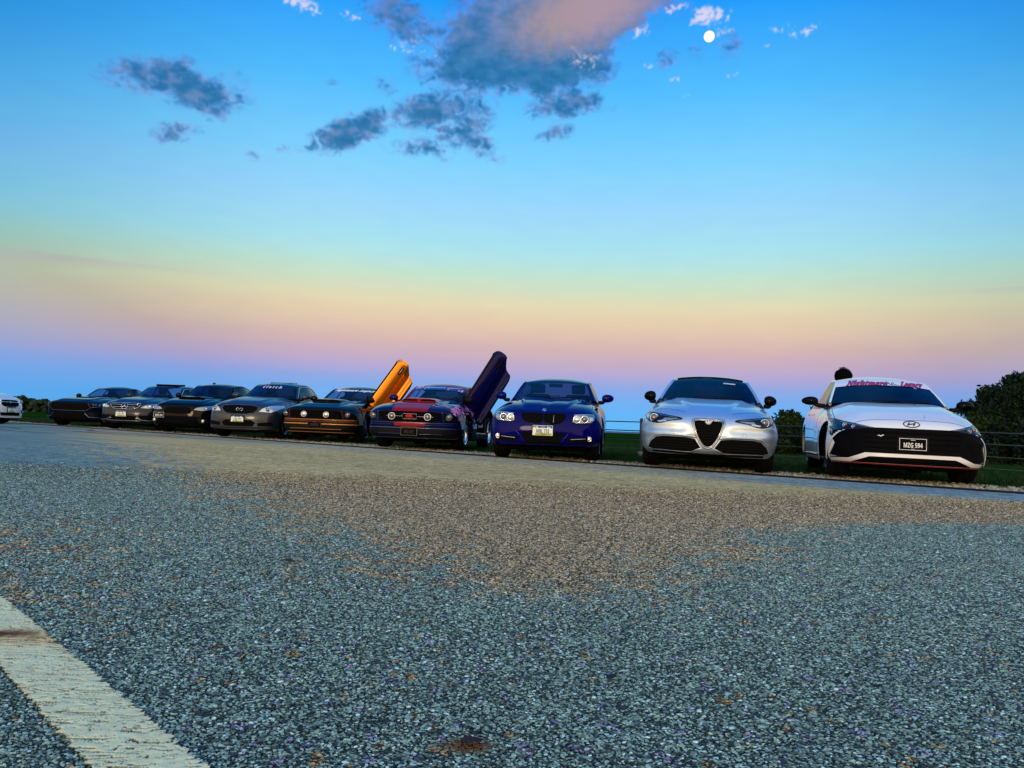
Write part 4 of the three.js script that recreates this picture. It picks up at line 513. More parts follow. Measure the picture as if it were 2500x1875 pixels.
  // glass roof
  const rp = []; for (const [t0, s0] of [[0.31, -0.86], [0.31, 0.86]]) for (let i = 0; i <= 8; i++) { } const rg = []; for (let i = 0; i <= 24; i++) { const q = c.upper(0.3, ((i / 24) * 2 - 1) * 0.86); rg.push(V(q[0], q[1] + 0.012, q[2] - 0.02)); } mesh('sunroof', tube(rg, 0.016, 40, 8), M.gloss, c.g);
  c.W('windshield_sticker', [[0.2, 1.285], [0.38, 1.278], [0.38, 1.258], [0.2, 1.265]], std(0.5, 0.55, 0.6), { off: 0.003 });
  place(c, 2.53, -9.9, 14.2, -1.2); return c;
}

function blueSedan() {
  const p = std(0.001, 0.001, 0.11, 0.05, 0, { ior: 1.3, specularIntensity: 0.5 }), S = { L: 4.53, W: 0.905, sill: 0.2, cowlZ: -1.55, cowlY: 0.99, beltY: 0.985, deckZ: -3.75, deckY: 1.03 };
  const c = makeCar({ ...S, name: 'blue_sedan', label: 'bright blue sedan with twin black kidney grilles and ringed headlights', category: 'car', group: GROUP, paint: p, fo: 0.78, wb: 2.76, Rw: 0.325, track: 1.56, tw: 0.23, belt: 0.775, iHood: 5, iCowl: 9, iDeck: 12, iTail: 15, hoodHalf: 0.7, doorFront: -1.8, doorSplit: -2.8, doorRear: -3.5, glassMat: mid,
    keys: [[-0.07, 0.215, 0.83, 0, 0.78, 3.0], [-0.01, 0.28, 0.87, 0, 0.78, 3.0], [0.0, 0.45, 0.885, 0, 0.78, 2.8], [-0.02, 0.6, 0.885, 6, 0.78, 2.7], [-0.07, 0.715, 0.88, 24, 0.76, 2.9], [-0.2, 0.785, 0.885, 56, 0.72, 3.2], [-0.5, 0.86, 0.895, 80, 0.7, 3.6], [-0.9, 0.92, 0.9, 90, 0.72, 4], [-1.25, 0.962, 0.905, 90, 0.76, 4.2], ...rearKeys(S)],
    bump: (x, z) => crease(0.3, 0.55, -0.12, -1.45, 0.03, 0.07)(x, z) - crease(0.06, 0.1, -0.15, -1.4, 0.012, 0.1)(x, z) * 0.8,
    glass: house({ z0: -1.42, y0: 0.985, x0: 0.71, z1: -2.12, y1: 1.345, x1: 0.575, H: 1.412, zr: -2.65, xr: 0.6, z2: -3.15, y2: 1.36, x2: 0.56, z3: -3.85, y3: 1.03, x3: 0.62, cPillar: -3.5, mat: tint(0.3, 1.5), rear: tint(0.3, 1.5), side: mid, rail: 0.028 }),
    mirror: { x: 0.93, y: 1.03, z: -1.75, w: 0.2, h: 0.14, d: 0.14, sq: 0.75, lift: 0.05 } });
  const kid = curve([[0.012, 0.655], [0.03, 0.695], [0.12, 0.706], [0.28, 0.704], [0.328, 0.685], [0.325, 0.64], [0.28, 0.585], [0.2, 0.556], [0.08, 0.552], [0.025, 0.58]], 3);
  for (const s of [1, -1]) { const P = (a) => a.map(([x, y]) => [s * x, y]); const k = c.F('grille', P(kid), M.matte, { off: 0.006 }); c.FL('grille_frame', P(kid), 0.014, M.gloss, { off: 0.02, close: true }, k); for (let i = 0; i < 9; i++) { const x = 0.06 + i * 0.028; c.FL('grille_slat', [[s * x, 0.568 + 0.001 * i * i * 0.4], [s * x, 0.692]], 0.007, M.black, { off: 0.014 }, k); } }
  c.FL('grille_slat', [[0.155, 0.57], [0.155, 0.68]], 0.01, M.satin, { off: 0.016 });
  const hl = [[0.436, 0.585], [0.445, 0.655], [0.47, 0.692], [0.6, 0.706], [0.73, 0.712], [0.775, 0.7], [0.765, 0.62], [0.72, 0.58], [0.6, 0.568], [0.5, 0.562]];
  for (const s of [1, -1]) { const P = (a) => a.map(([x, y]) => [s * x, y]); const h = c.F('headlight', P(hl), M.lampgrey, { off: 0.008, step: 0.015 }); c.FL('lamp_surround', P(hl), 0.012, M.black, { off: 0.012, close: true, step: 0.015 }, h); c.lamp(s * 0.62, 0.632, 0.05, M.bulb, h, M.chrome); c.lamp(s * 0.505, 0.625, 0.052, M.lamplight, h, M.chrome); c.FL('lamp_brow', P([[0.46, 0.69], [0.6, 0.703], [0.75, 0.708]]), 0.016, M.lamplight, { off: 0.014 }, h); c.F('marker_lamp', P([[0.69, 0.67], [0.75, 0.675], [0.745, 0.62], [0.7, 0.61]]), M.lamplight, { off: 0.012 }, h); }
  const low = [[0, 0.415], [0.27, 0.425], [0.315, 0.42], [0.28, 0.3], [0.26, 0.235], [0, 0.23]]; c.F('intake', [...low, ...mir(low.slice(1, -1)).reverse()], M.matte, { off: 0.006 });
  for (let i = 0; i < 4; i++) c.FL('intake_slat', [[-0.26, 0.35 - i * 0.028], [0.26, 0.35 - i * 0.028]], 0.007, M.black, { off: 0.012 });
  for (const s of [1, -1]) { const P = (a) => a.map(([x, y]) => [s * x, y]); c.F('outer_intake', P([[0.36, 0.345], [0.7, 0.365], [0.76, 0.345], [0.73, 0.275], [0.4, 0.268]]), M.matte, { off: 0.006 }); c.FL('fog_bar', P([[0.42, 0.32], [0.64, 0.338]]), 0.012, M.chrome, { off: 0.02 }); c.lamp(s * 0.695, 0.338, 0.032, M.lamplight, c.g, M.chrome, 0.01); c.FL('bumper_blade', P([[0.42, 0.435], [0.36, 0.37], [0.3, 0.28], [0.27, 0.235]]), 0.03, p, { off: 0.014, sink: 0 }); }
  c.FL('bumper_lip', [[-0.74, 0.245], [-0.3, 0.226], [0.3, 0.226], [0.74, 0.245]], 0.022, p, { off: 0.016 });
  c.F('emblem', ring(0, 0.757, 0.036, 0.028), M.lamplight, { off: 0.006, step: 0.01 }); c.FL('emblem', ring(0, 0.757, 0.033, 0.025), 0.007, M.black, { off: 0.008, close: true, step: 0.01 }); for (const [a, b] of [[1, 1], [-1, -1]]) c.F('emblem', [[0, 0.757], [a * 0.022, 0.757], [a * 0.016, 0.757 + b * 0.014], [0, 0.757 + b * 0.019]], p, { off: 0.009, step: 0.008 });
  c.plate(0, 0.443, plateTex('MBL 733', 'farm', 'IOWA'), M.white);
  for (const s of [1, -1]) c.panelGap([[s * 0.35, -0.13], [s * 0.6, -0.34], [s * 0.71, -0.5], [s * 0.7, -1.4]]);
  c.SL('door_seam', [[-1.8, 0.3], [-1.78, 0.92]], 0.008, M.matte, { off: 0.001, sink: 0.002 }); c.SL('door_handle', [[-2.55, 0.83], [-2.72, 0.84]], 0.03, p, { off: 0.03 }); c.SL('door_handle', [[-3.25, 0.85], [-3.4, 0.86]], 0.03, p, { off: 0.03 });
  place(c, 0.49, -11.6, 8); return c;
}

const pony = (cx, cy, s, f = 1) => [[-0.5, 0.1], [-0.42, 0.2], [-0.3, 0.24], [-0.16, 0.2], [0.06, 0.22], [0.22, 0.32], [0.34, 0.42], [0.42, 0.38], [0.5, 0.24], [0.46, 0.18], [0.36, 0.24], [0.3, 0.1], [0.4, -0.06], [0.52, -0.12], [0.46, -0.18], [0.3, -0.14], [0.2, -0.06], [0.06, -0.14], [0.02, -0.34], [-0.06, -0.32], [-0.06, -0.12], [-0.24, -0.06], [-0.36, -0.26], [-0.5, -0.3], [-0.48, -0.22], [-0.4, -0.18], [-0.36, 0.04], [-0.56, -0.02]].map(([x, y]) => [cx + x * s * f, cy + y * s]);

// a retro pony car with the left door swung up
function ponyCar(o) {
  const p = o.paint, S = { L: 4.78, W: 0.94, sill: 0.2, cowlZ: -1.82, cowlY: 0.985, beltY: 0.97, deckZ: -3.95, deckY: 1.0 };
  const c = makeCar({ ...S, name: o.name, label: o.label, category: 'car', group: GROUP, paint: p, fo: 0.95, wb: 2.72, Rw: 0.345, track: 1.6, tw: 0.245, belt: 0.79, spokes: 5, rimMat: o.rim, iHood: 6, iCowl: 10, iDeck: 13, iTail: 16, hoodHalf: 0.78, doorFront: -1.72, doorRear: -3.02, glassMat: mid, openDoor: true, mats: o.mats,
    keys: [[-0.1, 0.2, 0.86, 0, 0.94, 3.3], [-0.02, 0.27, 0.9, 0, 0.94, 3.3], [0, 0.4, 0.915, 0, 0.94, 3.2], [-0.02, 0.49, 0.92, 0, 0.92, 3.1], [0.01, 0.62, 0.925, 5, 0.92, 3.1], [0.03, 0.7, 0.925, 18, 0.9, 3.2], [-0.1, 0.785, 0.925, 62, 0.8, 3.5], [-0.45, 0.85, 0.925, 84, 0.7, 4.2], [-0.95, 0.91, 0.93, 90, 0.73, 4.6], [-1.45, 0.955, 0.938, 90, 0.76, 4.7], ...rearKeys(S)],
    bump: (x, z) => crease(0.42, 0.5, -0.12, -1.7, 0.028, 0.12)(x, z),
    glass: house({ z0: -1.7, y0: 0.985, x0: 0.71, z1: -2.32, y1: 1.31, x1: 0.575, H: 1.38, zr: -2.8, xr: 0.6, z2: -3.3, y2: 1.31, x2: 0.56, z3: -4.05, y3: 1.02, x3: 0.6, cPillar: -3.3, mat: clear, rear: dark, side: clear, rail: 0.03 }),
    mirror: { x: 0.93, y: 1.02, z: -2.0, w: 0.21, h: 0.13, d: 0.13, sq: 0.75, lift: 0 } });
  c.dk = o;
  // deep black front: grille in the middle, square lamp pockets at the ends
  const gr = [[0, 0.7], [0.5, 0.7], [0.585, 0.67], [0.55, 0.54], [0.5, 0.515], [0, 0.51]]; c.F('grille', [...gr, ...mir(gr.slice(1, -1)).reverse()], M.matte, { off: 0.004 });
  for (let i = 0; i < 6; i++) c.FL('grille_slat', [[-0.52, 0.675 - i * 0.028], [0.52, 0.675 - i * 0.028]], 0.006, M.black, { off: 0.01 });
  for (const s of [1, -1]) { const P = (a) => a.map(([x, y]) => [s * x, y]); const h = c.F('headlight', P([[0.62, 0.69], [0.8, 0.69], [0.885, 0.675], [0.895, 0.545], [0.64, 0.53]]), M.lampdark, { off: 0.006 }); c.lamp(s * 0.72, 0.615, 0.062, M.bulb, h, M.lampdark); c.FL('lamp_surround', P([[0.605, 0.7], [0.63, 0.525]]), 0.03, o.trim, { off: 0.014 }); c.lamp(s * (o.fogX ?? 0.34), 0.605, 0.062, o.fog, c.g, M.satin); }
  c.FL('grille_lip', [[-0.9, 0.5], [-0.5, 0.492], [0.5, 0.492], [0.9, 0.5]], 0.018, o.edge, { off: 0.02 });
  c.FL('bumper_bar', [[-0.9, 0.462], [-0.5, 0.455], [0.5, 0.455], [0.9, 0.462]], 0.055, o.bar, { off: 0.012 });
  c.FL('bumper_slot', [[-0.9, 0.425], [0.9, 0.425]], 0.02, M.matte, { off: 0.008 });
  c.FL('bumper_bar', [[-0.895, 0.395], [0.895, 0.395]], 0.03, o.edge, { off: 0.016 });
  const lo = [[0, 0.372], [0.86, 0.372], [0.88, 0.28], [0.84, 0.215], [0, 0.21]]; c.F('lower_intake', [...lo, ...mir(lo.slice(1, -1)).reverse()], M.black, { off: 0.006 });
  c.FL('chin_line', [[-0.6, 0.285], [0.6, 0.285]], 0.014, o.chin, { off: 0.018 }); c.FL('chin_line', [[-0.8, 0.212], [0.8, 0.212]], 0.016, o.chin, { off: 0.02 });
  // hood scoop with two slots
  { const f = [], W2 = 0.36, zf = -0.62, zb = -1.35, pos = [], idx = [], NU = 20, NV = 20; for (let i = 0; i <= NU; i++) for (let j = 0; j <= NV; j++) { const z = lerp(zf, zb, i / NU), x = lerp(-W2, W2, j / NV) * (1 - 0.08 * (i / NU)); const hgt = 0.062 * (1 - (i / NU) ** 2) * (1 - Math.abs(j / NV * 2 - 1) ** 6) + 0.004; pos.push(x, c.top.at(x, z) + hgt, z); } for (let i = 0; i < NU; i++) for (let j = 0; j < NV; j++) { const a = i * (NV + 1) + j; idx.push(a, a + 1, a + NV + 1, a + 1, a + NV + 2, a + NV + 1); } const b0 = pos.length / 3; for (let j = 0; j <= NV; j++) { const x = lerp(-W2, W2, j / NV); pos.push(pos[j * 3], pos[j * 3 + 1], pos[j * 3 + 2], x, c.top.at(x, zf) - 0.01, zf + 0.03); } for (let j = 0; j < NV; j++) { const a = b0 + j * 2; idx.push(a, a + 1, a + 2, a + 1, a + 3, a + 2); }
    const sc = mesh('hood_scoop', geoFrom(pos, idx), o.scoop, c.g); for (const x of [-0.175, 0.175]) mesh('scoop_slot', xf(rbox(0.28, 0.036, 0.02, 0.008), x, c.top.at(x, zf) + 0.03, zf + 0.012, -0.5), M.matte, sc); }
  // the door opening: dark jambs, sill, seat side
  mesh('door_jamb', xf(rbox(0.05, 0.5, 1.3, 0.02), 0.62, 0.62, -2.4), M.under, c.g); mesh('door_sill', xf(rbox(0.3, 0.1, 1.32, 0.02), 0.76, 0.28, -2.38), o.mats?.rear_bumper ?? p, c.g); mesh('sill_plate', xf(rbox(0.1, 0.008, 0.9, 0.003), 0.78, 0.334, -2.38), M.satin, c.g);
  mesh('jamb_post', xf(rbox(0.22, 0.56, 0.1, 0.02), 0.78, 0.58, -3.03), o.jamb ?? M.black, c.g); mesh('jamb_label', xf(rbox(0.11, 0.1, 0.004, 0.001), 0.79, 0.5, -2.978), std(0.5, 0.6, 0.62), c.g); mesh('jamb_label', xf(rbox(0.09, 0.06, 0.004, 0.001), 0.78, 0.62, -2.978), std(0.22, 0.2, 0.06), c.g);
  // raised door
  { const ub = pchip([0, 0.05, 0.12, 0.24, 0.36, 0.5, 0.6, 0.66, 0.69], [1.1, 1.19, 1.24, 1.34, 1.44, 1.5, 1.5, 1.45, 1.36]), uf = pchip([0, 0.2, 0.4, 0.6, 0.69], [0.02, 0.0, -0.02, 0.0, 0.03]), prof = pchip([0, 0.06, 0.115, 0.135, 0.2, 0.38, 0.41, 0.5, 0.66, 0.69], [-0.03, 0.03, 0.05, 0.0, -0.05, 0.02, 0.055, 0.05, -0.01, -0.035]);
    const make = (NU, NV, v0, v1, extra) => { const pos = [], idx = []; for (let i = 0; i <= NU; i++) for (let j = 0; j <= NV; j++) { const v = lerp(v0, v1, j / NV), u = lerp(uf(v), ub(v), i / NU); const endR = smoothstep(i / NU, 0.95, 1) * 0.02 + (1 - smoothstep(i / NU, 0, 0.04)) * 0.02; pos.push(prof(v) - endR + extra, v, -u); } for (let i = 0; i < NU; i++) for (let j = 0; j < NV; j++) { const a = i * (NV + 1) + j; idx.push(a, a + NV + 1, a + 1, a + 1, a + NV + 1, a + NV + 2); } return [pos, idx]; };
    const panel = (v0, v1, extra) => { const NU = 60, NV = 24, [pos, idx] = make(NU, NV, v0, v1, extra); const n0 = pos.length / 3; const loop = []; for (let i = 0; i <= NU; i++) loop.push(i * (NV + 1)); for (let j = 1; j <= NV; j++) loop.push(NU * (NV + 1) + j); for (let i = NU - 1; i >= 0; i--) loop.push(i * (NV + 1) + NV); for (let j = NV - 1; j > 0; j--) loop.push(j); const T = loop.map((k) => [pos[k * 3] - 0.03, pos[k * 3 + 1], pos[k * 3 + 2]]); loop.forEach((k, i) => pos.push(pos[k * 3], pos[k * 3 + 1], pos[k * 3 + 2], ...T[i])); for (let i = 0; i < loop.length; i++) { const a = n0 + i * 2, b = n0 + ((i + 1) % loop.length) * 2; idx.push(a, b, a + 1, a + 1, b, b + 1); } return geoFrom(pos, idx); };
    const d = new THREE.Group(); d.name = 'door'; c.g.add(d); tag(d, o.doorLabel); d.position.set(0.9, 0.57, -1.72);
    const qx = new THREE.Quaternion().setFromAxisAngle(V(1, 0, 0), degToRad(o.lift ?? 60)), qz = new THREE.Quaternion().setFromAxisAngle(V(0, 0, 1), degToRad(-(o.lean ?? 19))), qy = new THREE.Quaternion().setFromAxisAngle(V(0, 1, 0), degToRad(o.swing ?? 6)); d.quaternion.copy(qy.multiply(qz).multiply(qx));
    const dg = new THREE.Group(); const sh = (m) => { m.position.set(0, -0.22, 0.02); return m; };
    sh(mesh('door_skin', panel(0.055, 0.69, 0), o.doorPaint, d)); sh(mesh('door_cladding', panel(0, 0.055, 0.003), M.black, d));
    sh(mesh('door_card', (() => { const g2 = panel(0.03, 0.68, -0.03); return g2; })(), M.black, d));
    sh(mesh('belt_seal', tube([V(-0.02, 0.695, -0.03), V(-0.02, 0.7, -0.7), V(-0.02, 0.69, -1.37)], 0.016, 20, 8), M.black, d));
    const hd = sh(mesh('handle_recess', xf(rbox(0.012, 0.085, 0.2, 0.005, 3), 0.047, 0.5, -1.25), M.matte, d)); mesh('door_handle', xf(rbox(0.02, 0.024, 0.16, 0.009, 3), 0.062, 0.505, -1.25), o.handle ?? M.satin, hd);
    sh(mesh('side_mirror', (() => { const s = new THREE.SphereGeometry(0.5, 24, 16); const q = s.attributes.position; for (let i = 0; i < q.count; i++) q.setXYZ(i, Math.sign(q.getX(i)) * Math.pow(Math.abs(q.getX(i) * 2), 0.75) * 0.11, Math.sign(q.getY(i)) * Math.pow(Math.abs(q.getY(i) * 2), 0.75) * 0.075, Math.max(-0.2, q.getZ(i) * 2) * 0.09); s.computeVertexNormals(); return xf(s, 0.13, 0.73, -0.3, -0.3); })(), M.black, d));
    sh(mesh('mirror_sail', (() => { const s = new THREE.Shape([new THREE.Vector2(0.02, 0.66), new THREE.Vector2(0.34, 0.66), new THREE.Vector2(0.3, 0.83)]); const e = new THREE.ExtrudeGeometry(s, { depth: 0.03, bevelEnabled: true, bevelSize: 0.006, bevelThickness: 0.006, bevelSegments: 2 }); e.rotateY(Math.PI / 2); return e; })(), M.black, d)); }
  c.panelGap([[-0.85, -0.09], [-0.4, -0.05], [0.4, -0.05], [0.85, -0.09]], 'top', 0.009);
  place(c, o.x, o.z, o.heading); return c;
}
function navyPony() {
  const p = deepPaint(0.003, 0.003, 0.055), red = deepPaint(0.24, 0.004, 0.014, 0.12);
  const edge = std(0.006, 0.03, 0.11, 0.3, 0.3, { clearcoat: 1 });
  const c = ponyCar({ name: 'navy_coupe', label: 'navy coupe with a red hood stripe, pink fender flowers and a raised navy door', paint: p, trim: edge, edge, bar: p, chin: edge, fog: M.bulb, rim: M.brightrim, scoop: red, handle: M.black, doorPaint: p, doorLabel: 'navy door swung up', x: -1.86, z: -14.2, heading: 8, lift: 63, lean: 14, swing: -44, mats: { roof: red } });
  // stripe over hood, nose and bumper
  c.T('hood_stripe', [[-0.34, -0.04], [0.34, -0.04], [0.36, -0.5], [0.38, -1.5], [-0.38, -1.5], [-0.36, -0.5]], red, { off: 0.003, sink: 0.004, step: 0.03 }); c.F('nose_stripe', [[-0.335, 0.705], [0.335, 0.705], [0.335, 0.79], [-0.335, 0.79]], red, { off: 0.003, sink: 0.003 });
  c.F('bumper_stripe', [[-0.3, 0.5], [0.3, 0.5], [0.28, 0.43], [-0.28, 0.43]], red, { off: 0.024, sink: 0.02 });
  c.FL('emblem_frame', [[-0.13, 0.655], [0.13, 0.655], [0.13, 0.56], [-0.13, 0.56]], 0.012, M.satin, { off: 0.022, close: true }); for (const s of [1, -1]) c.FL('grille_bar', [[s * 0.135, 0.608], [s * 0.45, 0.605]], 0.012, M.satin, { off: 0.02 });
  c.F('emblem', pony(0, 0.606, 0.15), std(0.5, 0.02, 0.015, 0.3), { off: 0.026, step: 0.008 });
  c.plate(0, 0.335, plateTex('BTS 017', 'dim', ''), std(0.16, 0.16, 0.16, 0.4, 0.5), 0.31, 0.16);
  // blossom graphics
  const pinks = [std(0.75, 0.16, 0.36, 0.4), std(0.85, 0.42, 0.6, 0.4), std(0.45, 0.08, 0.4, 0.4)], r = rng(14), fl = (cx, cy, s) => { const a0 = r() * 6, P = []; for (let i = 0; i < 30; i++) { const a = (i / 30) * Math.PI * 2, k = s * (0.55 + 0.45 * Math.abs(Math.cos(2.5 * a))); P.push([cx + k * Math.cos(a + a0), cy + k * Math.sin(a + a0)]); } return P; };
  const spots = [[-0.3, 0.74, 0.075], [-0.52, 0.79, 0.05], [-0.42, 0.66, 0.045], [-0.28, 0.6, 0.03], [-0.62, 0.72, 0.045], [-0.8, 0.8, 0.06], [-0.98, 0.78, 0.045], [-1.16, 0.8, 0.055], [-0.36, 0.83, 0.035], [-1.36, 0.72, 0.06], [-1.5, 0.58, 0.05], [-1.42, 0.44, 0.045], [-1.58, 0.76, 0.05], [-0.7, 0.84, 0.03], [-1.28, 0.86, 0.035], [-1.62, 0.46, 0.04], [-0.16, 0.67, 0.03]];
  spots.forEach(([z, y, s], i) => c.S('blossom', fl(z, y, s), pinks[i % 3], { off: 0.004, sink: 0, step: 0.02 }, ['left']));
  for (let i = 0; i < 46; i++) { const z = -0.15 - r() * 1.5, y = 0.45 + r() * 0.4; c.S('petal', fl(z, y, 0.008 + 0.012 * r()), pinks[i % 3], { off: 0.004, sink: 0, step: 0.02 }, ['left']); }
  for (const [x, y, s] of [[0.8, 0.74, 0.05], [0.86, 0.7, 0.04], [0.74, 0.77, 0.03]]) c.F('blossom', fl(x, y, s), pinks[0], { off: 0.004, sink: 0, step: 0.015 });
  const tex = script(1024, 160, [['Nightmare', 0.16, 0.44], ['Legacy', 0.64, 0.26]], '#a9a4e8', null);
  const bb = []; for (let i = 0; i <= 20; i++) { const q = c.upper(0.285, ((i / 20) * 2 - 1) * 0.95); bb.push([q[0], q[1] - 0.004]); } c.W('windshield_band', [...bb, ...bb.map(([x, y]) => [x * 1.05, y - 0.085]).reverse()], std(0.006, 0.008, 0.1, 0.2, 0, { clearcoat: 1 }), { off: 0.003 });
  c.W('banner', [[-0.5, 1.3], [0.52, 1.3], [0.54, 1.235], [-0.52, 1.235]], decal(tex), { off: 0.006 });
  for (const [x, y, s, k] of [[-0.47, 1.275, 0.035, 1], [-0.42, 1.262, 0.03, 0], [-0.37, 1.285, 0.028, 1], [-0.52, 1.25, 0.02, 1], [0.22, 1.245, 0.032, 0], [0.5, 1.205, 0.03, 1], [0.44, 1.21, 0.02, 1], [-0.3, 1.24, 0.015, 1]]) c.W('blossom', fl(x, y, s), pinks[k], { off: 0.007, step: 0.012 });
  return c;
}
function orangePony() {
  const org = std(0.55, 0.13, 0.004, 0.3, 0.15, { clearcoat: 1, clearcoatRoughness: 0.03 }), blk = deepPaint(0.002, 0.002, 0.004), deep = std(0.09, 0.018, 0.003, 0.35, 0, { ior: 1.3 });
  const c = ponyCar({ name: 'black_orange_coupe', label: 'black coupe with orange bumper trim, round grille fog lamps and its orange door swung up', paint: blk, trim: deep, edge: std(0.6, 0.26, 0.03, 0.25, 0.3, { clearcoat: 1 }), bar: deep, chin: std(0.5, 0.17, 0.02, 0.3, 0.2, { clearcoat: 1 }), fog: M.lamplight, fogX: 0.26, rim: M.rimdark, scoop: blk, doorPaint: std(0.9, 0.26, 0.004, 0.22, 0.75, { clearcoat: 0.4, clearcoatRoughness: 0.03 }), doorLabel: 'orange door swung up', x: -4.34, z: -17.1, heading: 9, lift: 60, lean: 13, swing: -50, mats: { rear_bumper: org } });
  c.plate(0, 0.385, plateTex('STARCPS', 'dim', 'Iowa'), std(0.05, 0.03, 0.02, 0.4, 0.3), 0.31, 0.16);
  c.W('banner', [[-0.5, 1.305], [0.54, 1.3], [0.56, 1.2], [-0.52, 1.205]], decal(script(1024, 160, [['Nightmare', 0.02, 0.58], ['Legacy', 0.64, 0.32]], '#eef4fb', null)), { off: 0.005 });
  return c;
}

function greySedan() {
  const p = std(0.034, 0.04, 0.052, 0.34, 0.6, { ior: 1.4, clearcoat: 0.4, clearcoatRoughness: 0.03 }), S = { L: 4.75, W: 0.89, sill: 0.17, cowlZ: -1.62, cowlY: 1.0, beltY: 0.99, deckZ: -3.95, deckY: 1.05 };
  const c = makeCar({ ...S, name: 'grey_sedan', label: 'metallic grey sedan with white blackletter on its windshield and pale wedge headlights', category: 'car', group: GROUP, paint: p, fo: 0.83, wb: 2.85, Rw: 0.335, track: 1.54, tw: 0.225, belt: 0.77, iHood: 5, iCowl: 9, iDeck: 12, iTail: 15, hoodHalf: 0.7, doorFront: -1.85, doorSplit: -2.9, doorRear: -3.6, glassMat: mid, mats: {},
    keys: [[-0.07, 0.17, 0.82, 0, 0.82, 3.0], [-0.01, 0.24, 0.86, 0, 0.82, 2.8], [0.0, 0.46, 0.87, 0, 0.82, 2.6], [-0.03, 0.62, 0.87, 8, 0.8, 2.6], [-0.08, 0.74, 0.865, 26, 0.78, 2.8], [-0.2, 0.81, 0.87, 56, 0.76, 3.1], [-0.5, 0.885, 0.88, 80, 0.74, 3.5], [-0.9, 0.945, 0.885, 90, 0.77, 4], [-1.3, 0.98, 0.89, 90, 0.8, 4.2], ...rearKeys(S)],
    bump: (x, z) => crease(0.36, 0.52, -0.12, -1.5, 0.026, 0.12)(x, z),
    glass: house({ z0: -1.5, y0: 1.0, x0: 0.7, z1: -2.2, y1: 1.375, x1: 0.56, H: 1.452, zr: -2.8, xr: 0.585, z2: -3.35, y2: 1.39, x2: 0.54, z3: -4.05, y3: 1.05, x3: 0.6, cPillar: -3.65, mat: mid, rear: mid, side: mid, rail: 0.028, trim: M.chrome }),
    mirror: { x: 0.92, y: 1.05, z: -1.85, w: 0.2, h: 0.13, d: 0.14, sq: 0.75, lift: 0.03 } });
  const gr = curve([[0, 0.77], [0.26, 0.765], [0.41, 0.735], [0.43, 0.7], [0.36, 0.6], [0.24, 0.56], [0, 0.55], [-0.24, 0.56], [-0.36, 0.6], [-0.43, 0.7], [-0.41, 0.735], [-0.26, 0.765]], 3); c.F('grille', gr, M.matte, { off: 0.006 }); c.FL('grille_frame', gr, 0.016, std(0.14, 0.15, 0.17, 0.3, 0.9), { off: 0.02, close: true });
  for (let i = 0; i < 5; i++) c.FL('grille_slat', [[-0.34, 0.735 - i * 0.034], [0.34, 0.735 - i * 0.034]], 0.008, M.black, { off: 0.012 });
  for (const s of [1, -1]) c.FL('emblem', curve([[0.0, 0.655], [s * 0.03, 0.692], [s * 0.075, 0.68], [s * 0.07, 0.645], [s * 0.03, 0.632]], 4, false), 0.012, M.chrome, { off: 0.026, step: 0.01 });
  const hl = [[0.45, 0.615], [0.52, 0.7], [0.66, 0.775], [0.8, 0.8], [0.83, 0.76], [0.8, 0.66], [0.72, 0.605]];
  for (const s of [1, -1]) { const P = (a) => a.map(([x, y]) => [s * x, y]); const h = c.F('headlight', P(hl), M.lamplight, { off: 0.008, step: 0.015 }); c.lamp(s * 0.63, 0.675, 0.05, M.bulb, h, M.lampgrey); c.F('marker_lamp', P([[0.7, 0.76], [0.79, 0.78], [0.79, 0.7], [0.72, 0.69]]), std(0.6, 0.55, 0.45, 0.2, 0.4, { clearcoat: 1 }), { off: 0.012 }, h); c.FL('lamp_surround', P(hl), 0.01, M.lampdark, { off: 0.012, close: true, step: 0.015 }, h); }
  c.F('lower_intake', [[-0.3, 0.42], [0.3, 0.42], [0.4, 0.36], [0.34, 0.27], [-0.34, 0.27], [-0.4, 0.36]], M.matte, { off: 0.006 });
  for (const s of [1, -1]) c.F('outer_intake', [[0.44, 0.35], [0.74, 0.39], [0.76, 0.3], [0.46, 0.28]].map(([x, y]) => [s * x, y]), M.matte, { off: 0.006 });
  c.FL('bumper_lip', [[-0.8, 0.24], [-0.4, 0.2], [0.4, 0.2], [0.8, 0.24]], 0.03, p, { off: 0.02, sink: 0 }); c.FL('chin', [[-0.78, 0.185], [0.78, 0.185]], 0.02, M.matte, { off: 0.01 });
  c.plate(-0.02, 0.44, plateTex('LTM 717', 'farm', 'IOWA'), M.black);
  c.W('banner', [[-0.32, 1.335], [0.3, 1.335], [0.31, 1.245], [-0.33, 1.245]], decal(canvasTex(512, 96, (x, w, h) => { x.clearRect(0, 0, w, h); x.textBaseline = 'middle'; const t = 'Clutch'; x.font = 'bold 84px serif'; let px = 20; for (const ch of t) { x.save(); x.transform(1, 0, -0.25, 1, px + 20, h / 2); x.fillStyle = '#dbe6ff'; x.fillText(ch, 0, 0); x.strokeStyle = '#dbe6ff'; x.lineWidth = 4; x.strokeText(ch, 0, 0); x.fillRect(-4, -30, 14, 5); x.restore(); px += x.measureText(ch).width + 26; } })), { off: 0.004 });
  mesh('sunroof', xf(rbox(0.56, 0.02, 0.45, 0.009), 0, 1.438, -2.72, 0.06), p, c.g); for (const s of [1, -1]) c.panelGap([[s * 0.4, -0.14], [s * 0.68, -0.4], [s * 0.69, -1.45]]);
  c.SL('door_seam', [[-1.85, 0.3], [-1.83, 0.93]], 0.008, M.matte, { off: 0.001, sink: 0.002 }); c.SL('door_handle', [[-2.6, 0.85], [-2.78, 0.86]], 0.03, M.chrome, { off: 0.03 });
  place(c, -6.32, -17.9, 4.5); return c;
}

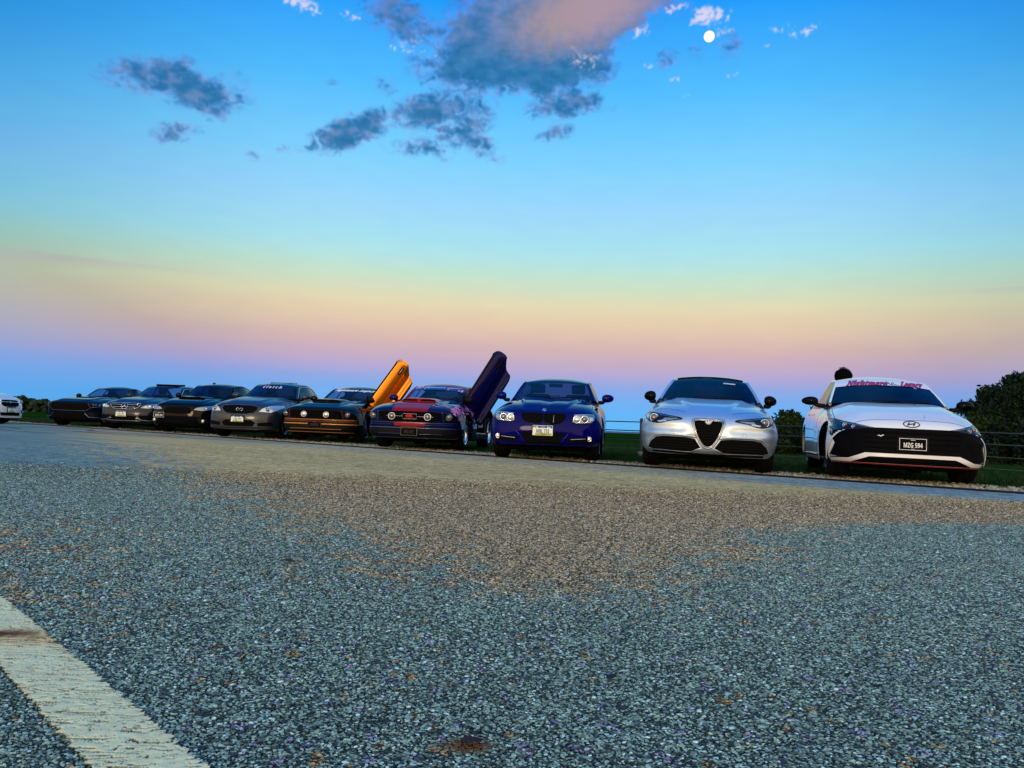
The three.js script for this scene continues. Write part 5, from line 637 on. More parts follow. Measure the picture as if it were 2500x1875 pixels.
function blackSedan() {
  const p = deepPaint(0.001, 0.0015, 0.003), S = { L: 4.6, W: 0.9, sill: 0.19, cowlZ: -1.6, cowlY: 1.015, beltY: 1.0, deckZ: -3.85, deckY: 1.06 };
  const c = makeCar({ ...S, name: 'black_sedan', label: 'black sedan with a wide hood scoop and a black license plate set to one side', category: 'car', group: GROUP, paint: p, fo: 0.9, wb: 2.65, Rw: 0.33, track: 1.55, tw: 0.235, belt: 0.785, rimMat: M.rimdark, iHood: 5, iCowl: 9, iDeck: 12, iTail: 15, hoodHalf: 0.72, doorFront: -1.85, doorSplit: -2.8, doorRear: -3.5, glassMat: mid,
    keys: [[-0.07, 0.19, 0.83, 0, 0.88, 3.0], [-0.01, 0.27, 0.875, 0, 0.88, 2.9], [0.0, 0.46, 0.88, 0, 0.88, 2.8], [-0.01, 0.62, 0.88, 6, 0.86, 2.8], [-0.05, 0.735, 0.875, 24, 0.84, 2.9], [-0.16, 0.81, 0.88, 56, 0.8, 3.2], [-0.5, 0.89, 0.89, 80, 0.74, 3.7], [-0.9, 0.95, 0.895, 90, 0.77, 4.1], [-1.3, 0.99, 0.9, 90, 0.8, 4.3], ...rearKeys(S)],
    bump: crease(0.5, 0.6, -0.15, -1.5, 0.02, 0.1),
    glass: house({ z0: -1.48, y0: 1.015, x0: 0.71, z1: -2.1, y1: 1.4, x1: 0.575, H: 1.475, zr: -2.7, xr: 0.6, z2: -3.3, y2: 1.4, x2: 0.55, z3: -3.95, y3: 1.07, x3: 0.61, cPillar: -3.55, mat: mid, rear: dark, side: mid, rail: 0.03 }),
    mirror: { x: 0.93, y: 1.07, z: -1.8, w: 0.2, h: 0.14, d: 0.14, sq: 0.8, lift: 0.03 } });
  const gr = [[0, 0.7], [0.3, 0.69], [0.4, 0.6], [0.34, 0.52], [0, 0.51]]; c.F('grille', [...gr, ...mir(gr.slice(1, -1)).reverse()], M.matte, { off: 0.006 }); for (let i = 0; i < 4; i++) c.FL('grille_slat', [[-0.33, 0.66 - i * 0.036], [0.33, 0.66 - i * 0.036]], 0.008, M.black, { off: 0.012 });
  const hl = [[0.44, 0.63], [0.5, 0.685], [0.68, 0.735], [0.83, 0.77], [0.855, 0.73], [0.83, 0.66], [0.72, 0.62], [0.6, 0.615]];
  for (const s of [1, -1]) { const P = (a) => a.map(([x, y]) => [s * x, y]); const h = c.F('headlight', P(hl), M.lampgrey, { off: 0.008, step: 0.015 }); c.FL('light_strip', P([[0.48, 0.635], [0.62, 0.645], [0.7, 0.69], [0.8, 0.74]]), 0.018, M.lamplight, { off: 0.014 }, h); c.lamp(s * 0.7, 0.66, 0.036, M.bulb, h, M.chrome); c.lamp(s * 0.67, 0.335, 0.04, M.lamplight, c.g, M.satin); }
  const lo = [[0, 0.36], [0.42, 0.36], [0.5, 0.25], [0, 0.24]]; c.F('lower_intake', [...lo, ...mir(lo.slice(1, -1)).reverse()], M.matte, { off: 0.006 });
  for (const s of [1, -1]) c.F('fog_pocket', [[0.54, 0.42], [0.76, 0.4], [0.78, 0.28], [0.58, 0.27]].map(([x, y]) => [s * x, y]), M.black, { off: 0.005 });
  c.FL('bumper_lip', [[-0.8, 0.225], [0, 0.205], [0.8, 0.225]], 0.02, M.gloss, { off: 0.02 });
  c.plate(-0.5, 0.47, plateTex('MRX 254', 'black', 'Iowa'), M.black);
  { const pos = [], idx = [], NU = 16, NV = 20, zf = -0.75, zb = -1.4; for (let i = 0; i <= NU; i++) for (let j = 0; j <= NV; j++) { const z = lerp(zf, zb, i / NU), x = lerp(-0.4, 0.4, j / NV) * (1 + 0.1 * (i / NU)); pos.push(x, c.top.at(x, z) + 0.05 * (1 - (i / NU) ** 2) * (1 - Math.abs((j / NV) * 2 - 1) ** 8) + 0.004, z); } for (let i = 0; i < NU; i++) for (let j = 0; j < NV; j++) { const a = i * (NV + 1) + j; idx.push(a, a + 1, a + NV + 1, a + 1, a + NV + 2, a + NV + 1); } const sc = mesh('hood_scoop', geoFrom(pos, idx), p, c.g); mesh('scoop_mouth', xf(rbox(0.7, 0.045, 0.03, 0.01), 0, c.top.at(0, zf) + 0.024, zf - 0.004), M.matte, sc); }
  const bb = []; for (let i = 0; i <= 20; i++) { const q = c.upper(0.285, ((i / 20) * 2 - 1) * 0.95); bb.push([q[0], q[1] - 0.004]); } c.W('sun_strip', [...bb, ...bb.map(([x, y]) => [x * 1.04, y - 0.07]).reverse()], tint(0.55, 1.25), { off: 0.004 });
  mesh('roof_fin', xf(rbox(0.05, 0.03, 0.12, 0.01), -0.2, 1.474, -2.5), M.black, c.g);
  place(c, -8.96, -20.7, 4); return c;
}

function charcoalSedan() {
  const p = std(0.01, 0.013, 0.02, 0.25, 0.3, { ior: 1.35, clearcoat: 0.3, clearcoatRoughness: 0.03 }), S = { L: 4.69, W: 0.905, sill: 0.19, cowlZ: -1.6, cowlY: 0.99, beltY: 0.985, deckZ: -3.9, deckY: 1.04 };
  const c = makeCar({ ...S, name: 'charcoal_sedan', label: 'charcoal sedan with a three-pointed star in its chrome-barred grille and raised sunroof', category: 'car', group: GROUP, paint: p, fo: 0.8, wb: 2.84, Rw: 0.33, track: 1.57, tw: 0.225, belt: 0.78, iHood: 5, iCowl: 9, iDeck: 12, iTail: 15, hoodHalf: 0.7, doorFront: -1.82, doorSplit: -2.82, doorRear: -3.55, glassMat: mid,
    keys: [[-0.07, 0.19, 0.83, 0, 0.8, 3.0], [-0.01, 0.26, 0.87, 0, 0.8, 2.8], [0.0, 0.46, 0.885, 0, 0.8, 2.6], [-0.03, 0.62, 0.885, 8, 0.78, 2.6], [-0.08, 0.755, 0.88, 28, 0.76, 2.8], [-0.22, 0.82, 0.885, 56, 0.74, 3.1], [-0.5, 0.885, 0.895, 80, 0.74, 3.5], [-0.9, 0.935, 0.9, 90, 0.75, 4], [-1.3, 0.97, 0.905, 90, 0.78, 4.2], ...rearKeys(S)],
    bump: crease(0.4, 0.55, -0.15, -1.5, 0.022, 0.12),
    glass: house({ z0: -1.46, y0: 0.99, x0: 0.715, z1: -2.18, y1: 1.365, x1: 0.565, H: 1.44, zr: -2.75, xr: 0.59, z2: -3.35, y2: 1.37, x2: 0.545, z3: -4.0, y3: 1.05, x3: 0.61, cPillar: -3.6, mat: clear, rear: clear, side: mid, rail: 0.028, trim: M.chrome }),
    mirror: { x: 0.93, y: 1.04, z: -1.82, w: 0.2, h: 0.14, d: 0.14, sq: 0.75, lift: 0.03 } });
  const gr = curve([[0, 0.775], [0.3, 0.77], [0.44, 0.755], [0.43, 0.7], [0.34, 0.62], [0.2, 0.6], [0, 0.597], [-0.2, 0.6], [-0.34, 0.62], [-0.43, 0.7], [-0.44, 0.755], [-0.3, 0.77]], 3); c.F('grille', gr, M.matte, { off: 0.006 }); c.FL('grille_frame', gr, 0.014, M.chrome, { off: 0.018, close: true });
  for (const y of [0.725, 0.655]) for (const s of [1, -1]) c.FL('grille_bar', [[s * 0.1, y], [s * (y > 0.7 ? 0.41 : 0.35), y]], 0.014, M.chrome, { off: 0.02 });
  c.FL('emblem', ring(0, 0.69, 0.09), 0.014, M.chrome, { off: 0.03, close: true, step: 0.012 }); for (const a of [90, 210, 330]) c.FL('emblem', [[0, 0.69], [0.085 * Math.cos(degToRad(a)), 0.69 + 0.085 * Math.sin(degToRad(a))]], 0.02, M.chrome, { off: 0.03, step: 0.01 });
  const hl = curve([[0.47, 0.645], [0.56, 0.71], [0.7, 0.762], [0.82, 0.79], [0.85, 0.755], [0.83, 0.68], [0.74, 0.64], [0.6, 0.63]], 3);
  for (const s of [1, -1]) { const P = (a) => a.map(([x, y]) => [s * x, y]); const h = c.F('headlight', P(hl), M.lampgrey, { off: 0.008, step: 0.015 }); c.FL('light_strip', P([[0.52, 0.66], [0.62, 0.72], [0.74, 0.755], [0.82, 0.77]]), 0.014, M.lamplight, { off: 0.014 }, h); c.lamp(s * 0.68, 0.68, 0.04, M.lamplight, h, M.chrome); c.F('lamp_cells', P([[0.54, 0.65], [0.62, 0.648], [0.63, 0.69], [0.58, 0.69]]), M.lamplight, { off: 0.012 }, h);
    c.F('outer_intake', P([[0.42, 0.42], [0.75, 0.43], [0.8, 0.3], [0.74, 0.27], [0.5, 0.275]]), M.matte, { off: 0.006 }); c.FL('intake_blade', P([[0.42, 0.34], [0.52, 0.29], [0.7, 0.272], [0.82, 0.29]]), 0.018, M.satin, { off: 0.02 }); c.F('daytime_lamp', P([[0.36, 0.345], [0.44, 0.345], [0.43, 0.33], [0.37, 0.33]]), M.lamplight, { off: 0.014 }); }
  c.F('lower_intake', [[-0.38, 0.4], [0.38, 0.4], [0.36, 0.27], [-0.36, 0.27]], M.matte, { off: 0.006 }); c.FL('bumper_lip', [[-0.5, 0.262], [0.5, 0.262]], 0.014, M.satin, { off: 0.018 });
  c.plate(-0.07, 0.455, plateTex('PLU 170', 'farm', 'IOWA'), M.white);
  mesh('sunroof', xf(rbox(0.7, 0.06, 0.5, 0.014), 0, 1.42, -2.55, 0.06), M.gloss, c.g);
  place(c, -11.1, -22.1, 4); return c;
}

function newPony() {
  const p = deepPaint(0.001, 0.003, 0.014), S = { L: 4.81, W: 0.957, sill: 0.19, cowlZ: -1.85, cowlY: 0.985, beltY: 0.97, deckZ: -3.95, deckY: 1.02 };
  const c = makeCar({ ...S, name: 'dark_blue_coupe', label: 'dark blue-black coupe with a broad black trapezoid grille and a vented hood', category: 'car', group: GROUP, paint: p, fo: 0.93, wb: 2.72, Rw: 0.355, track: 1.62, tw: 0.25, belt: 0.8, rimMat: M.rimdark, iHood: 5, iCowl: 9, iDeck: 12, iTail: 15, hoodHalf: 0.8, doorFront: -1.85, doorRear: -3.1, glassMat: clear,
    keys: [[-0.09, 0.19, 0.87, 0, 0.92, 3.2], [-0.01, 0.26, 0.92, 0, 0.92, 3.0], [0.0, 0.46, 0.93, 0, 0.92, 2.9], [0.01, 0.66, 0.935, 6, 0.9, 2.9], [0.0, 0.755, 0.935, 24, 0.88, 3.0], [-0.13, 0.815, 0.94, 62, 0.82, 3.4], [-0.5, 0.87, 0.945, 84, 0.72, 4.2], [-0.95, 0.925, 0.95, 90, 0.75, 4.6], [-1.45, 0.96, 0.955, 90, 0.77, 4.7], ...rearKeys(S)],
    bump: crease(0.5, 0.58, -0.1, -1.7, 0.03, 0.12),
    glass: house({ z0: -1.72, y0: 0.985, x0: 0.73, z1: -2.4, y1: 1.325, x1: 0.57, H: 1.395, zr: -2.85, xr: 0.59, z2: -3.35, y2: 1.32, x2: 0.545, z3: -4.2, y3: 1.03, x3: 0.6, cPillar: -3.25, mat: clear, rear: dark, side: clear, rail: 0.03 }),
    mirror: { x: 0.97, y: 1.03, z: -2.05, w: 0.2, h: 0.13, d: 0.13, sq: 0.8, lift: 0.02 } });
  const gr = [[0, 0.745], [0.56, 0.74], [0.66, 0.6], [0.55, 0.51], [0, 0.5]]; c.F('grille', [...gr, ...mir(gr.slice(1, -1)).reverse()], M.matte, { off: 0.006 });
  for (let i = 0; i < 5; i++) c.FL('grille_slat', [[-0.54, 0.71 - i * 0.04], [0.54, 0.71 - i * 0.04]], 0.008, M.black, { off: 0.012 });
  const line = std(0.12, 0.13, 0.14, 0.3, 0.7);
  c.FL('grille_lip', [[-0.66, 0.6], [-0.55, 0.505], [0, 0.495], [0.55, 0.505], [0.66, 0.6]], 0.014, line, { off: 0.02 });
  for (const s of [1, -1]) { const P = (a) => a.map(([x, y]) => [s * x, y]); c.FL('grille_lip', P([[0.66, 0.6], [0.58, 0.73]]), 0.012, line, { off: 0.018 }); const h = c.F('headlight', P([[0.66, 0.73], [0.8, 0.745], [0.9, 0.735], [0.9, 0.65], [0.7, 0.63]]), M.lampdark, { off: 0.008 }); for (let i = 0; i < 3; i++) c.FL('light_bar', P([[0.71 + i * 0.06, 0.725], [0.73 + i * 0.06, 0.65]]), 0.018, i < 1 && s < 0 ? M.lamplight : M.lampgrey, { off: 0.014 }, h); c.FL('lamp_lip', P([[0.68, 0.615], [0.9, 0.625]]), 0.012, M.satin, { off: 0.02 }); c.FL('intake_blade', P([[0.5, 0.43], [0.62, 0.3], [0.9, 0.29]]), 0.016, M.satin, { off: 0.022 }); c.F('outer_intake', P([[0.58, 0.44], [0.86, 0.46], [0.9, 0.31], [0.66, 0.31]]), M.black, { off: 0.006 }); }
  const lo = [[0, 0.43], [0.46, 0.43], [0.58, 0.3], [0.5, 0.22], [0, 0.21]]; c.F('lower_intake', [...lo, ...mir(lo.slice(1, -1)).reverse()], M.matte, { off: 0.006 });
  c.FL('splitter', [[-0.86, 0.205], [0, 0.195], [0.86, 0.205]], 0.02, M.gloss, { off: 0.05, sink: 0.03 });
  c.T('hood_vent', [[-0.26, -0.75], [0.26, -0.75], [0.3, -0.95], [-0.3, -0.95]], M.matte, { off: 0.012 });
  c.SL('skirt_blade', [[-1.4, 0.22], [-3.1, 0.22]], 0.03, M.gloss, { off: 0.02 });
  place(c, -13.93, -24.3, 2); return c;
}

function edgeWhiteCar() {
  const p = paint(0.7, 0.72, 0.74), S = { L: 4.6, W: 0.9, sill: 0.19, cowlZ: -1.55, cowlY: 1.02, beltY: 1.0, deckZ: -3.8, deckY: 1.08 };
  const c = makeCar({ ...S, name: 'white_car', label: 'white car with a split black grille, cut off by the left edge', category: 'car', group: GROUP, paint: p, fo: 0.9, wb: 2.685, Rw: 0.325, track: 1.55, belt: 0.785, iHood: 5, iCowl: 9, iDeck: 12, iTail: 15, hoodHalf: 0.72, doorFront: -1.8, doorSplit: -2.75, doorRear: -3.4, glassMat: mid,
    keys: [[-0.06, 0.19, 0.82, 0, 0.88, 2.8], [0, 0.26, 0.86, 0, 0.88, 2.5], [0.0, 0.46, 0.87, 0, 0.88, 2.3], [-0.03, 0.64, 0.87, 8, 0.86, 2.3], [-0.09, 0.77, 0.87, 28, 0.84, 2.5], [-0.22, 0.84, 0.875, 56, 0.8, 2.9], [-0.5, 0.91, 0.885, 80, 0.76, 3.4], [-0.9, 0.965, 0.895, 90, 0.78, 4], [-1.3, 1.005, 0.9, 90, 0.82, 4.2], ...rearKeys(S)],
    bump: crease(0.4, 0.55, -0.15, -1.4, 0.02, 0.1),
    glass: house({ z0: -1.4, y0: 1.02, x0: 0.71, z1: -2.1, y1: 1.4, x1: 0.57, H: 1.475, zr: -2.65, xr: 0.59, z2: -3.2, y2: 1.41, x2: 0.55, z3: -3.9, y3: 1.08, x3: 0.61, cPillar: -3.5, mat: mid, rear: mid, side: mid }), });
  const up = curve([[0, 0.745], [0.25, 0.74], [0.36, 0.72], [0.33, 0.695], [0, 0.69], [-0.33, 0.695], [-0.36, 0.72], [-0.25, 0.74]], 3), dn = curve([[0, 0.665], [0.33, 0.668], [0.37, 0.64], [0.3, 0.555], [0.15, 0.535], [0, 0.53], [-0.15, 0.535], [-0.3, 0.555], [-0.37, 0.64], [-0.33, 0.668]], 3);
  c.F('upper_grille', up, M.matte, { off: 0.006 }); c.F('grille', dn, M.matte, { off: 0.006 }); c.FL('grille_frame', up, 0.012, M.chrome, { off: 0.014, close: true }); c.FL('grille_frame', dn, 0.012, M.chrome, { off: 0.014, close: true });
  c.FL('emblem', [[-0.075, 0.678], [0.075, 0.678]], 0.03, std(0.5, 0.42, 0.2, 0.3, 0.7), { off: 0.024 }); c.FL('emblem', [[0, 0.655], [0, 0.7]], 0.05, std(0.5, 0.42, 0.2, 0.3, 0.7), { off: 0.024 });
  c.plate(0, 0.44, plateTex('KRB 482', 'farm', 'IOWA'), M.satin);
  const hl = [[0.47, 0.655], [0.52, 0.735], [0.7, 0.78], [0.82, 0.79], [0.84, 0.72], [0.8, 0.66], [0.62, 0.645]];
  for (const s of [1, -1]) { const P = (a) => a.map(([x, y]) => [s * x, y]); const h = c.F('headlight', P(hl), M.lampdark, { off: 0.008, step: 0.015 }); c.lamp(s * 0.62, 0.7, 0.04, M.lamplight, h); c.lamp(s * 0.73, 0.715, 0.04, M.lamplight, h); c.F('fog_pocket', P([[0.48, 0.43], [0.76, 0.43], [0.78, 0.34], [0.5, 0.34]]), M.matte, { off: 0.006 }); c.lamp(s * 0.63, 0.385, 0.035, M.lamplight, c.g); }
  c.F('lower_intake', [[-0.4, 0.36], [0.4, 0.36], [0.38, 0.26], [-0.38, 0.26]], M.matte, { off: 0.006 }); c.FL('bumper_lip', [[-0.8, 0.215], [0, 0.2], [0.8, 0.215]], 0.03, p, { off: 0.025 });
  place(c, -15.3, -23.6, -84); return c;
}
whiteSedan(); silverSedan(); blueSedan(); navyPony(); orangePony(); greySedan(); blackSedan(); charcoalSedan(); newPony(); edgeWhiteCar();
// ------------------------------------------------------------------ moon
{ const d = V(0.21196, 0.46018, -0.86215).multiplyScalar(1500); const m = new THREE.MeshStandardMaterial({ roughness: 1 }); m.color.setRGB(0, 0, 0); m.emissive.setRGB(1.0, 0.98, 0.95); m.emissiveIntensity = 1.0; const o = mesh('moon', new THREE.SphereGeometry(9.3, 48, 32), m, scene); o.position.copy(d).add(V(0, 0.45, 0)); tag(o, 'full white moon high in the blue sky', 'moon'); }

// ------------------------------------------------------------------ fence behind the cars
{
  const steel = std(0.02, 0.03, 0.028, 0.6, 0.2), wood = std(0.16, 0.16, 0.13, 0.9), D = 5.7;
  const f = thing('wire_fence', 'low rail fence of steel posts and thin wires behind the parked cars', 'fence');
  const S = []; for (let s = -33; s <= 16; s += 2.9) S.push(s);
  const post = (s) => { const [x, z] = toXZ(s, -D), y = groundY(x, z); return V(x, y, z); };
  const at = [0.2, 0.4, 0.6, 0.8], off = 5.47; // one post stands in the gap beside the silver sedan
  S.forEach((s) => { const p = post(s + 0.12); const q = mesh('post', xf(new THREE.CylinderGeometry(0.034, 0.038, 1.12, 12), p.x, p.y + 0.29, p.z), steel, f); mesh('post_cap', xf(new THREE.SphereGeometry(0.04, 12, 8), p.x, p.y + 0.85, p.z), steel, q); mesh('concrete_foot', xf(new THREE.CylinderGeometry(0.07, 0.08, 0.16, 12), p.x, p.y + 0.05, p.z), std(0.22, 0.24, 0.2, 0.9), q); });
  at.forEach((h, i) => { const pts = []; S.forEach((s, k) => { const p = post(s + 0.12); pts.push(V(p.x, p.y + h, p.z)); if (k < S.length - 1) { const q = post(s + 0.12 + 1.45); pts.push(V(q.x, q.y + h - (i > 1 ? 0 : 0.012), q.z)); } }); mesh(i > 1 ? 'rail' : 'wire', tube(pts, i > 1 ? 0.012 : 0.006, 120, 6), i > 1 ? steel : std(0.05, 0.08, 0.04, 0.6, 0.2), f); });
}

// ------------------------------------------------------------------ trees
function leafGeo(seed, size, n) { const r = rng(seed), pos = [], idx = []; for (let k = 0; k < n; k++) { const c = V((r() - 0.5) * 2, (r() - 0.5) * 1.6, (r() - 0.5) * 2).multiplyScalar(size * 1.7), q = new THREE.Quaternion().setFromEuler(new THREE.Euler(r() * 6, r() * 6, r() * 6)), l = size * (0.7 + 0.6 * r()), w = l * 0.55, b = pos.length / 3; for (const [x, y, z] of [[0, 0, -l], [w, 0.12 * l, 0], [0, 0, l], [-w, 0.12 * l, 0]]) { const v = V(x, y, z).applyQuaternion(q).add(c); pos.push(v.x, v.y, v.z); } idx.push(b, b + 1, b + 2, b, b + 2, b + 3); } return geoFrom(pos, idx); }
const leafSets = [leafGeo(1, 0.075, 9), leafGeo(2, 0.075, 9), leafGeo(3, 0.09, 8)], leafMat = std(1, 1, 1, 0.55, 0, { transmission: 0.25, specularIntensity: 0.35 }), bark = std(0.035, 0.03, 0.022, 0.95);
function tree(label, x, z, h, w, seed, hue, count = 3000, group = null) {
  const r = rng(seed), y0 = groundY(x, z), t = thing('tree', label, 'tree', group); t.position.set(x, y0, z); t.rotation.y = 0;
  const limbs = [], trunk = tube([V(0, -0.2, 0), V(0.05 * w, h * 0.25, 0.03), V(-0.03 * w, h * 0.55, 0), V(0.02, h * 0.85, 0)], h * 0.028, 14, 8); { const p = trunk.attributes.position; for (let i = 0; i < p.count; i++) { const k = 1 - 0.75 * clamp(p.getY(i) / h, 0, 1); p.setX(i, p.getX(i) * k); p.setZ(i, p.getZ(i) * k); } }
  const lobes = []; const nl = 26; for (let i = 0; i < nl; i++) { const a = r() * 6.28, v = 0.1 + 0.88 * ((i + 0.5) / nl), rad = w * 0.5 * Math.sin(Math.PI * clamp(0.2 + v * 0.72, 0, 1)) * (0.35 + 0.85 * r()); lobes.push([Math.cos(a) * rad, v * h * (0.92 + 0.12 * r()), Math.sin(a) * rad, w * (0.075 + 0.11 * r()), 0.55 + 0.9 * r()]); }
  lobes.push([0, h * 0.96, 0, w * 0.16, 1]);
  for (const [lx, ly, lz] of lobes.slice(0, 10)) limbs.push(tube([V(0, ly * 0.6, 0), V(lx * 0.5, ly * 0.8, lz * 0.5), V(lx, ly, lz)], h * 0.008, 6, 5));
  mesh('trunk', merge([trunk, ...limbs]), bark, t);
  const im = new THREE.InstancedMesh(leafSets[seed % 3], leafMat, count), m4 = new THREE.Matrix4(), q = new THREE.Quaternion(), c = new THREE.Color();
  for (let i = 0; i < count; i++) { const l = lobes[Math.floor(r() * lobes.length)]; let d = V(r() - 0.5, r() - 0.5, r() - 0.5).normalize(); const rr = l[3] * Math.pow(r(), 0.5) * (0.85 + 0.75 * fbm3(d.x * 2 + seed, d.y * 2, d.z * 2, 2)); const px = l[0] + d.x * rr * 1.25, py = Math.max(0.05, l[1] + d.y * rr * 0.95), pz = l[2] + d.z * rr * 1.25, s = 0.55 + 0.75 * r(); q.setFromEuler(new THREE.Euler(r() * 6, r() * 6, r() * 6)); m4.compose(V(px, py, pz), q, V(s, s, s)); im.setMatrixAt(i, m4); const k = (0.55 + 0.75 * r()) * (0.7 + 0.3 * l[4]); im.setColorAt(i, c.setRGB(hue[0] * k, hue[1] * k, hue[2] * k)); }
  im.name = 'crown'; im.castShadow = im.receiveShadow = true; tag(im, null, null, null, 'stuff'); t.add(im); return t;
}
const G1 = [0.009, 0.026, 0.004], G2 = [0.016, 0.045, 0.006], G3 = [0.007, 0.02, 0.004];
// the big grove on the right, then the smaller growth seen between the two rightmost cars
tree('tallest dark leafy tree at the far right edge', 20.6, -31.5, 3.35, 3.0, 41, G1, 4200);
tree('broad dark tree standing just left of the tallest one', 19.5, -30.2, 2.75, 2.1, 42, G3, 2800);
tree('lower bright-edged bush sloping down behind the right mirror of the white sedan', 18.35, -30.0, 1.75, 1.9, 43, G2, 2600);
tree('low dark bush filling the foot of the grove by the fence wires', 18.2, -27.6, 1.15, 3.0, 44, G3, 3600);
tree('dark leafy tree cut by the right edge in front of the tallest', 20.2, -28.8, 2.5, 2.2, 45, G3, 2800);
tree('small rounded tree between the silver and white sedans', 11.9, -32.5, 1.5, 1.9, 46, G2, 2200);
tree('slender light-topped sapling close to the left mirror of the white sedan', 12.75, -31.6, 2.0, 1.2, 47, G2, 1500);
tree('low bush under the sapling beside the white sedan', 12.6, -30.2, 1.2, 2.2, 48, G3, 2400);
tree('low spreading bush behind the right wheel of the silver sedan', 10.8, -31.5, 1.0, 2.4, 49, G1, 2200);

// far wood along the left horizon
{ const r = rng(70), N = 34000, im = new THREE.InstancedMesh(new THREE.IcosahedronGeometry(0.5, 0), std(1, 1, 1, 0.9, 0, { flatShading: true, specularIntensity: 0.2 }), N), m4 = new THREE.Matrix4(), q = new THREE.Quaternion(), c = new THREE.Color();
  for (let i = 0; i < N; i++) { const a = -44 + 32 * r(), D = 300 + 60 * r(), az = degToRad(a), prof = (3.4 + 2.4 * smoothstep(-a, 29, 35)) * (0.9 + 0.25 * fbm2(a * 1.1, 2, 4)) * (1 - smoothstep(a, -18, -13)), y = prof * Math.pow(r(), 0.8), k = 0.5 + 1.3 * r(); q.setFromEuler(new THREE.Euler(r() * 6, r() * 6, r() * 6)); m4.compose(V(Math.sin(az) * D, y - 0.3, -Math.cos(az) * D), q, V(k * 1.3, k, k * 1.3)); im.setMatrixAt(i, m4); const t = 0.5 + 0.8 * r(); im.setColorAt(i, c.setRGB(0.022 * t, 0.04 * t, 0.02 * t)); }
  im.name = numbered('distant_woods'); tag(im, 'dark wood along the far left horizon', 'woods', null, 'stuff'); im.castShadow = im.receiveShadow = true; scene.add(im); }

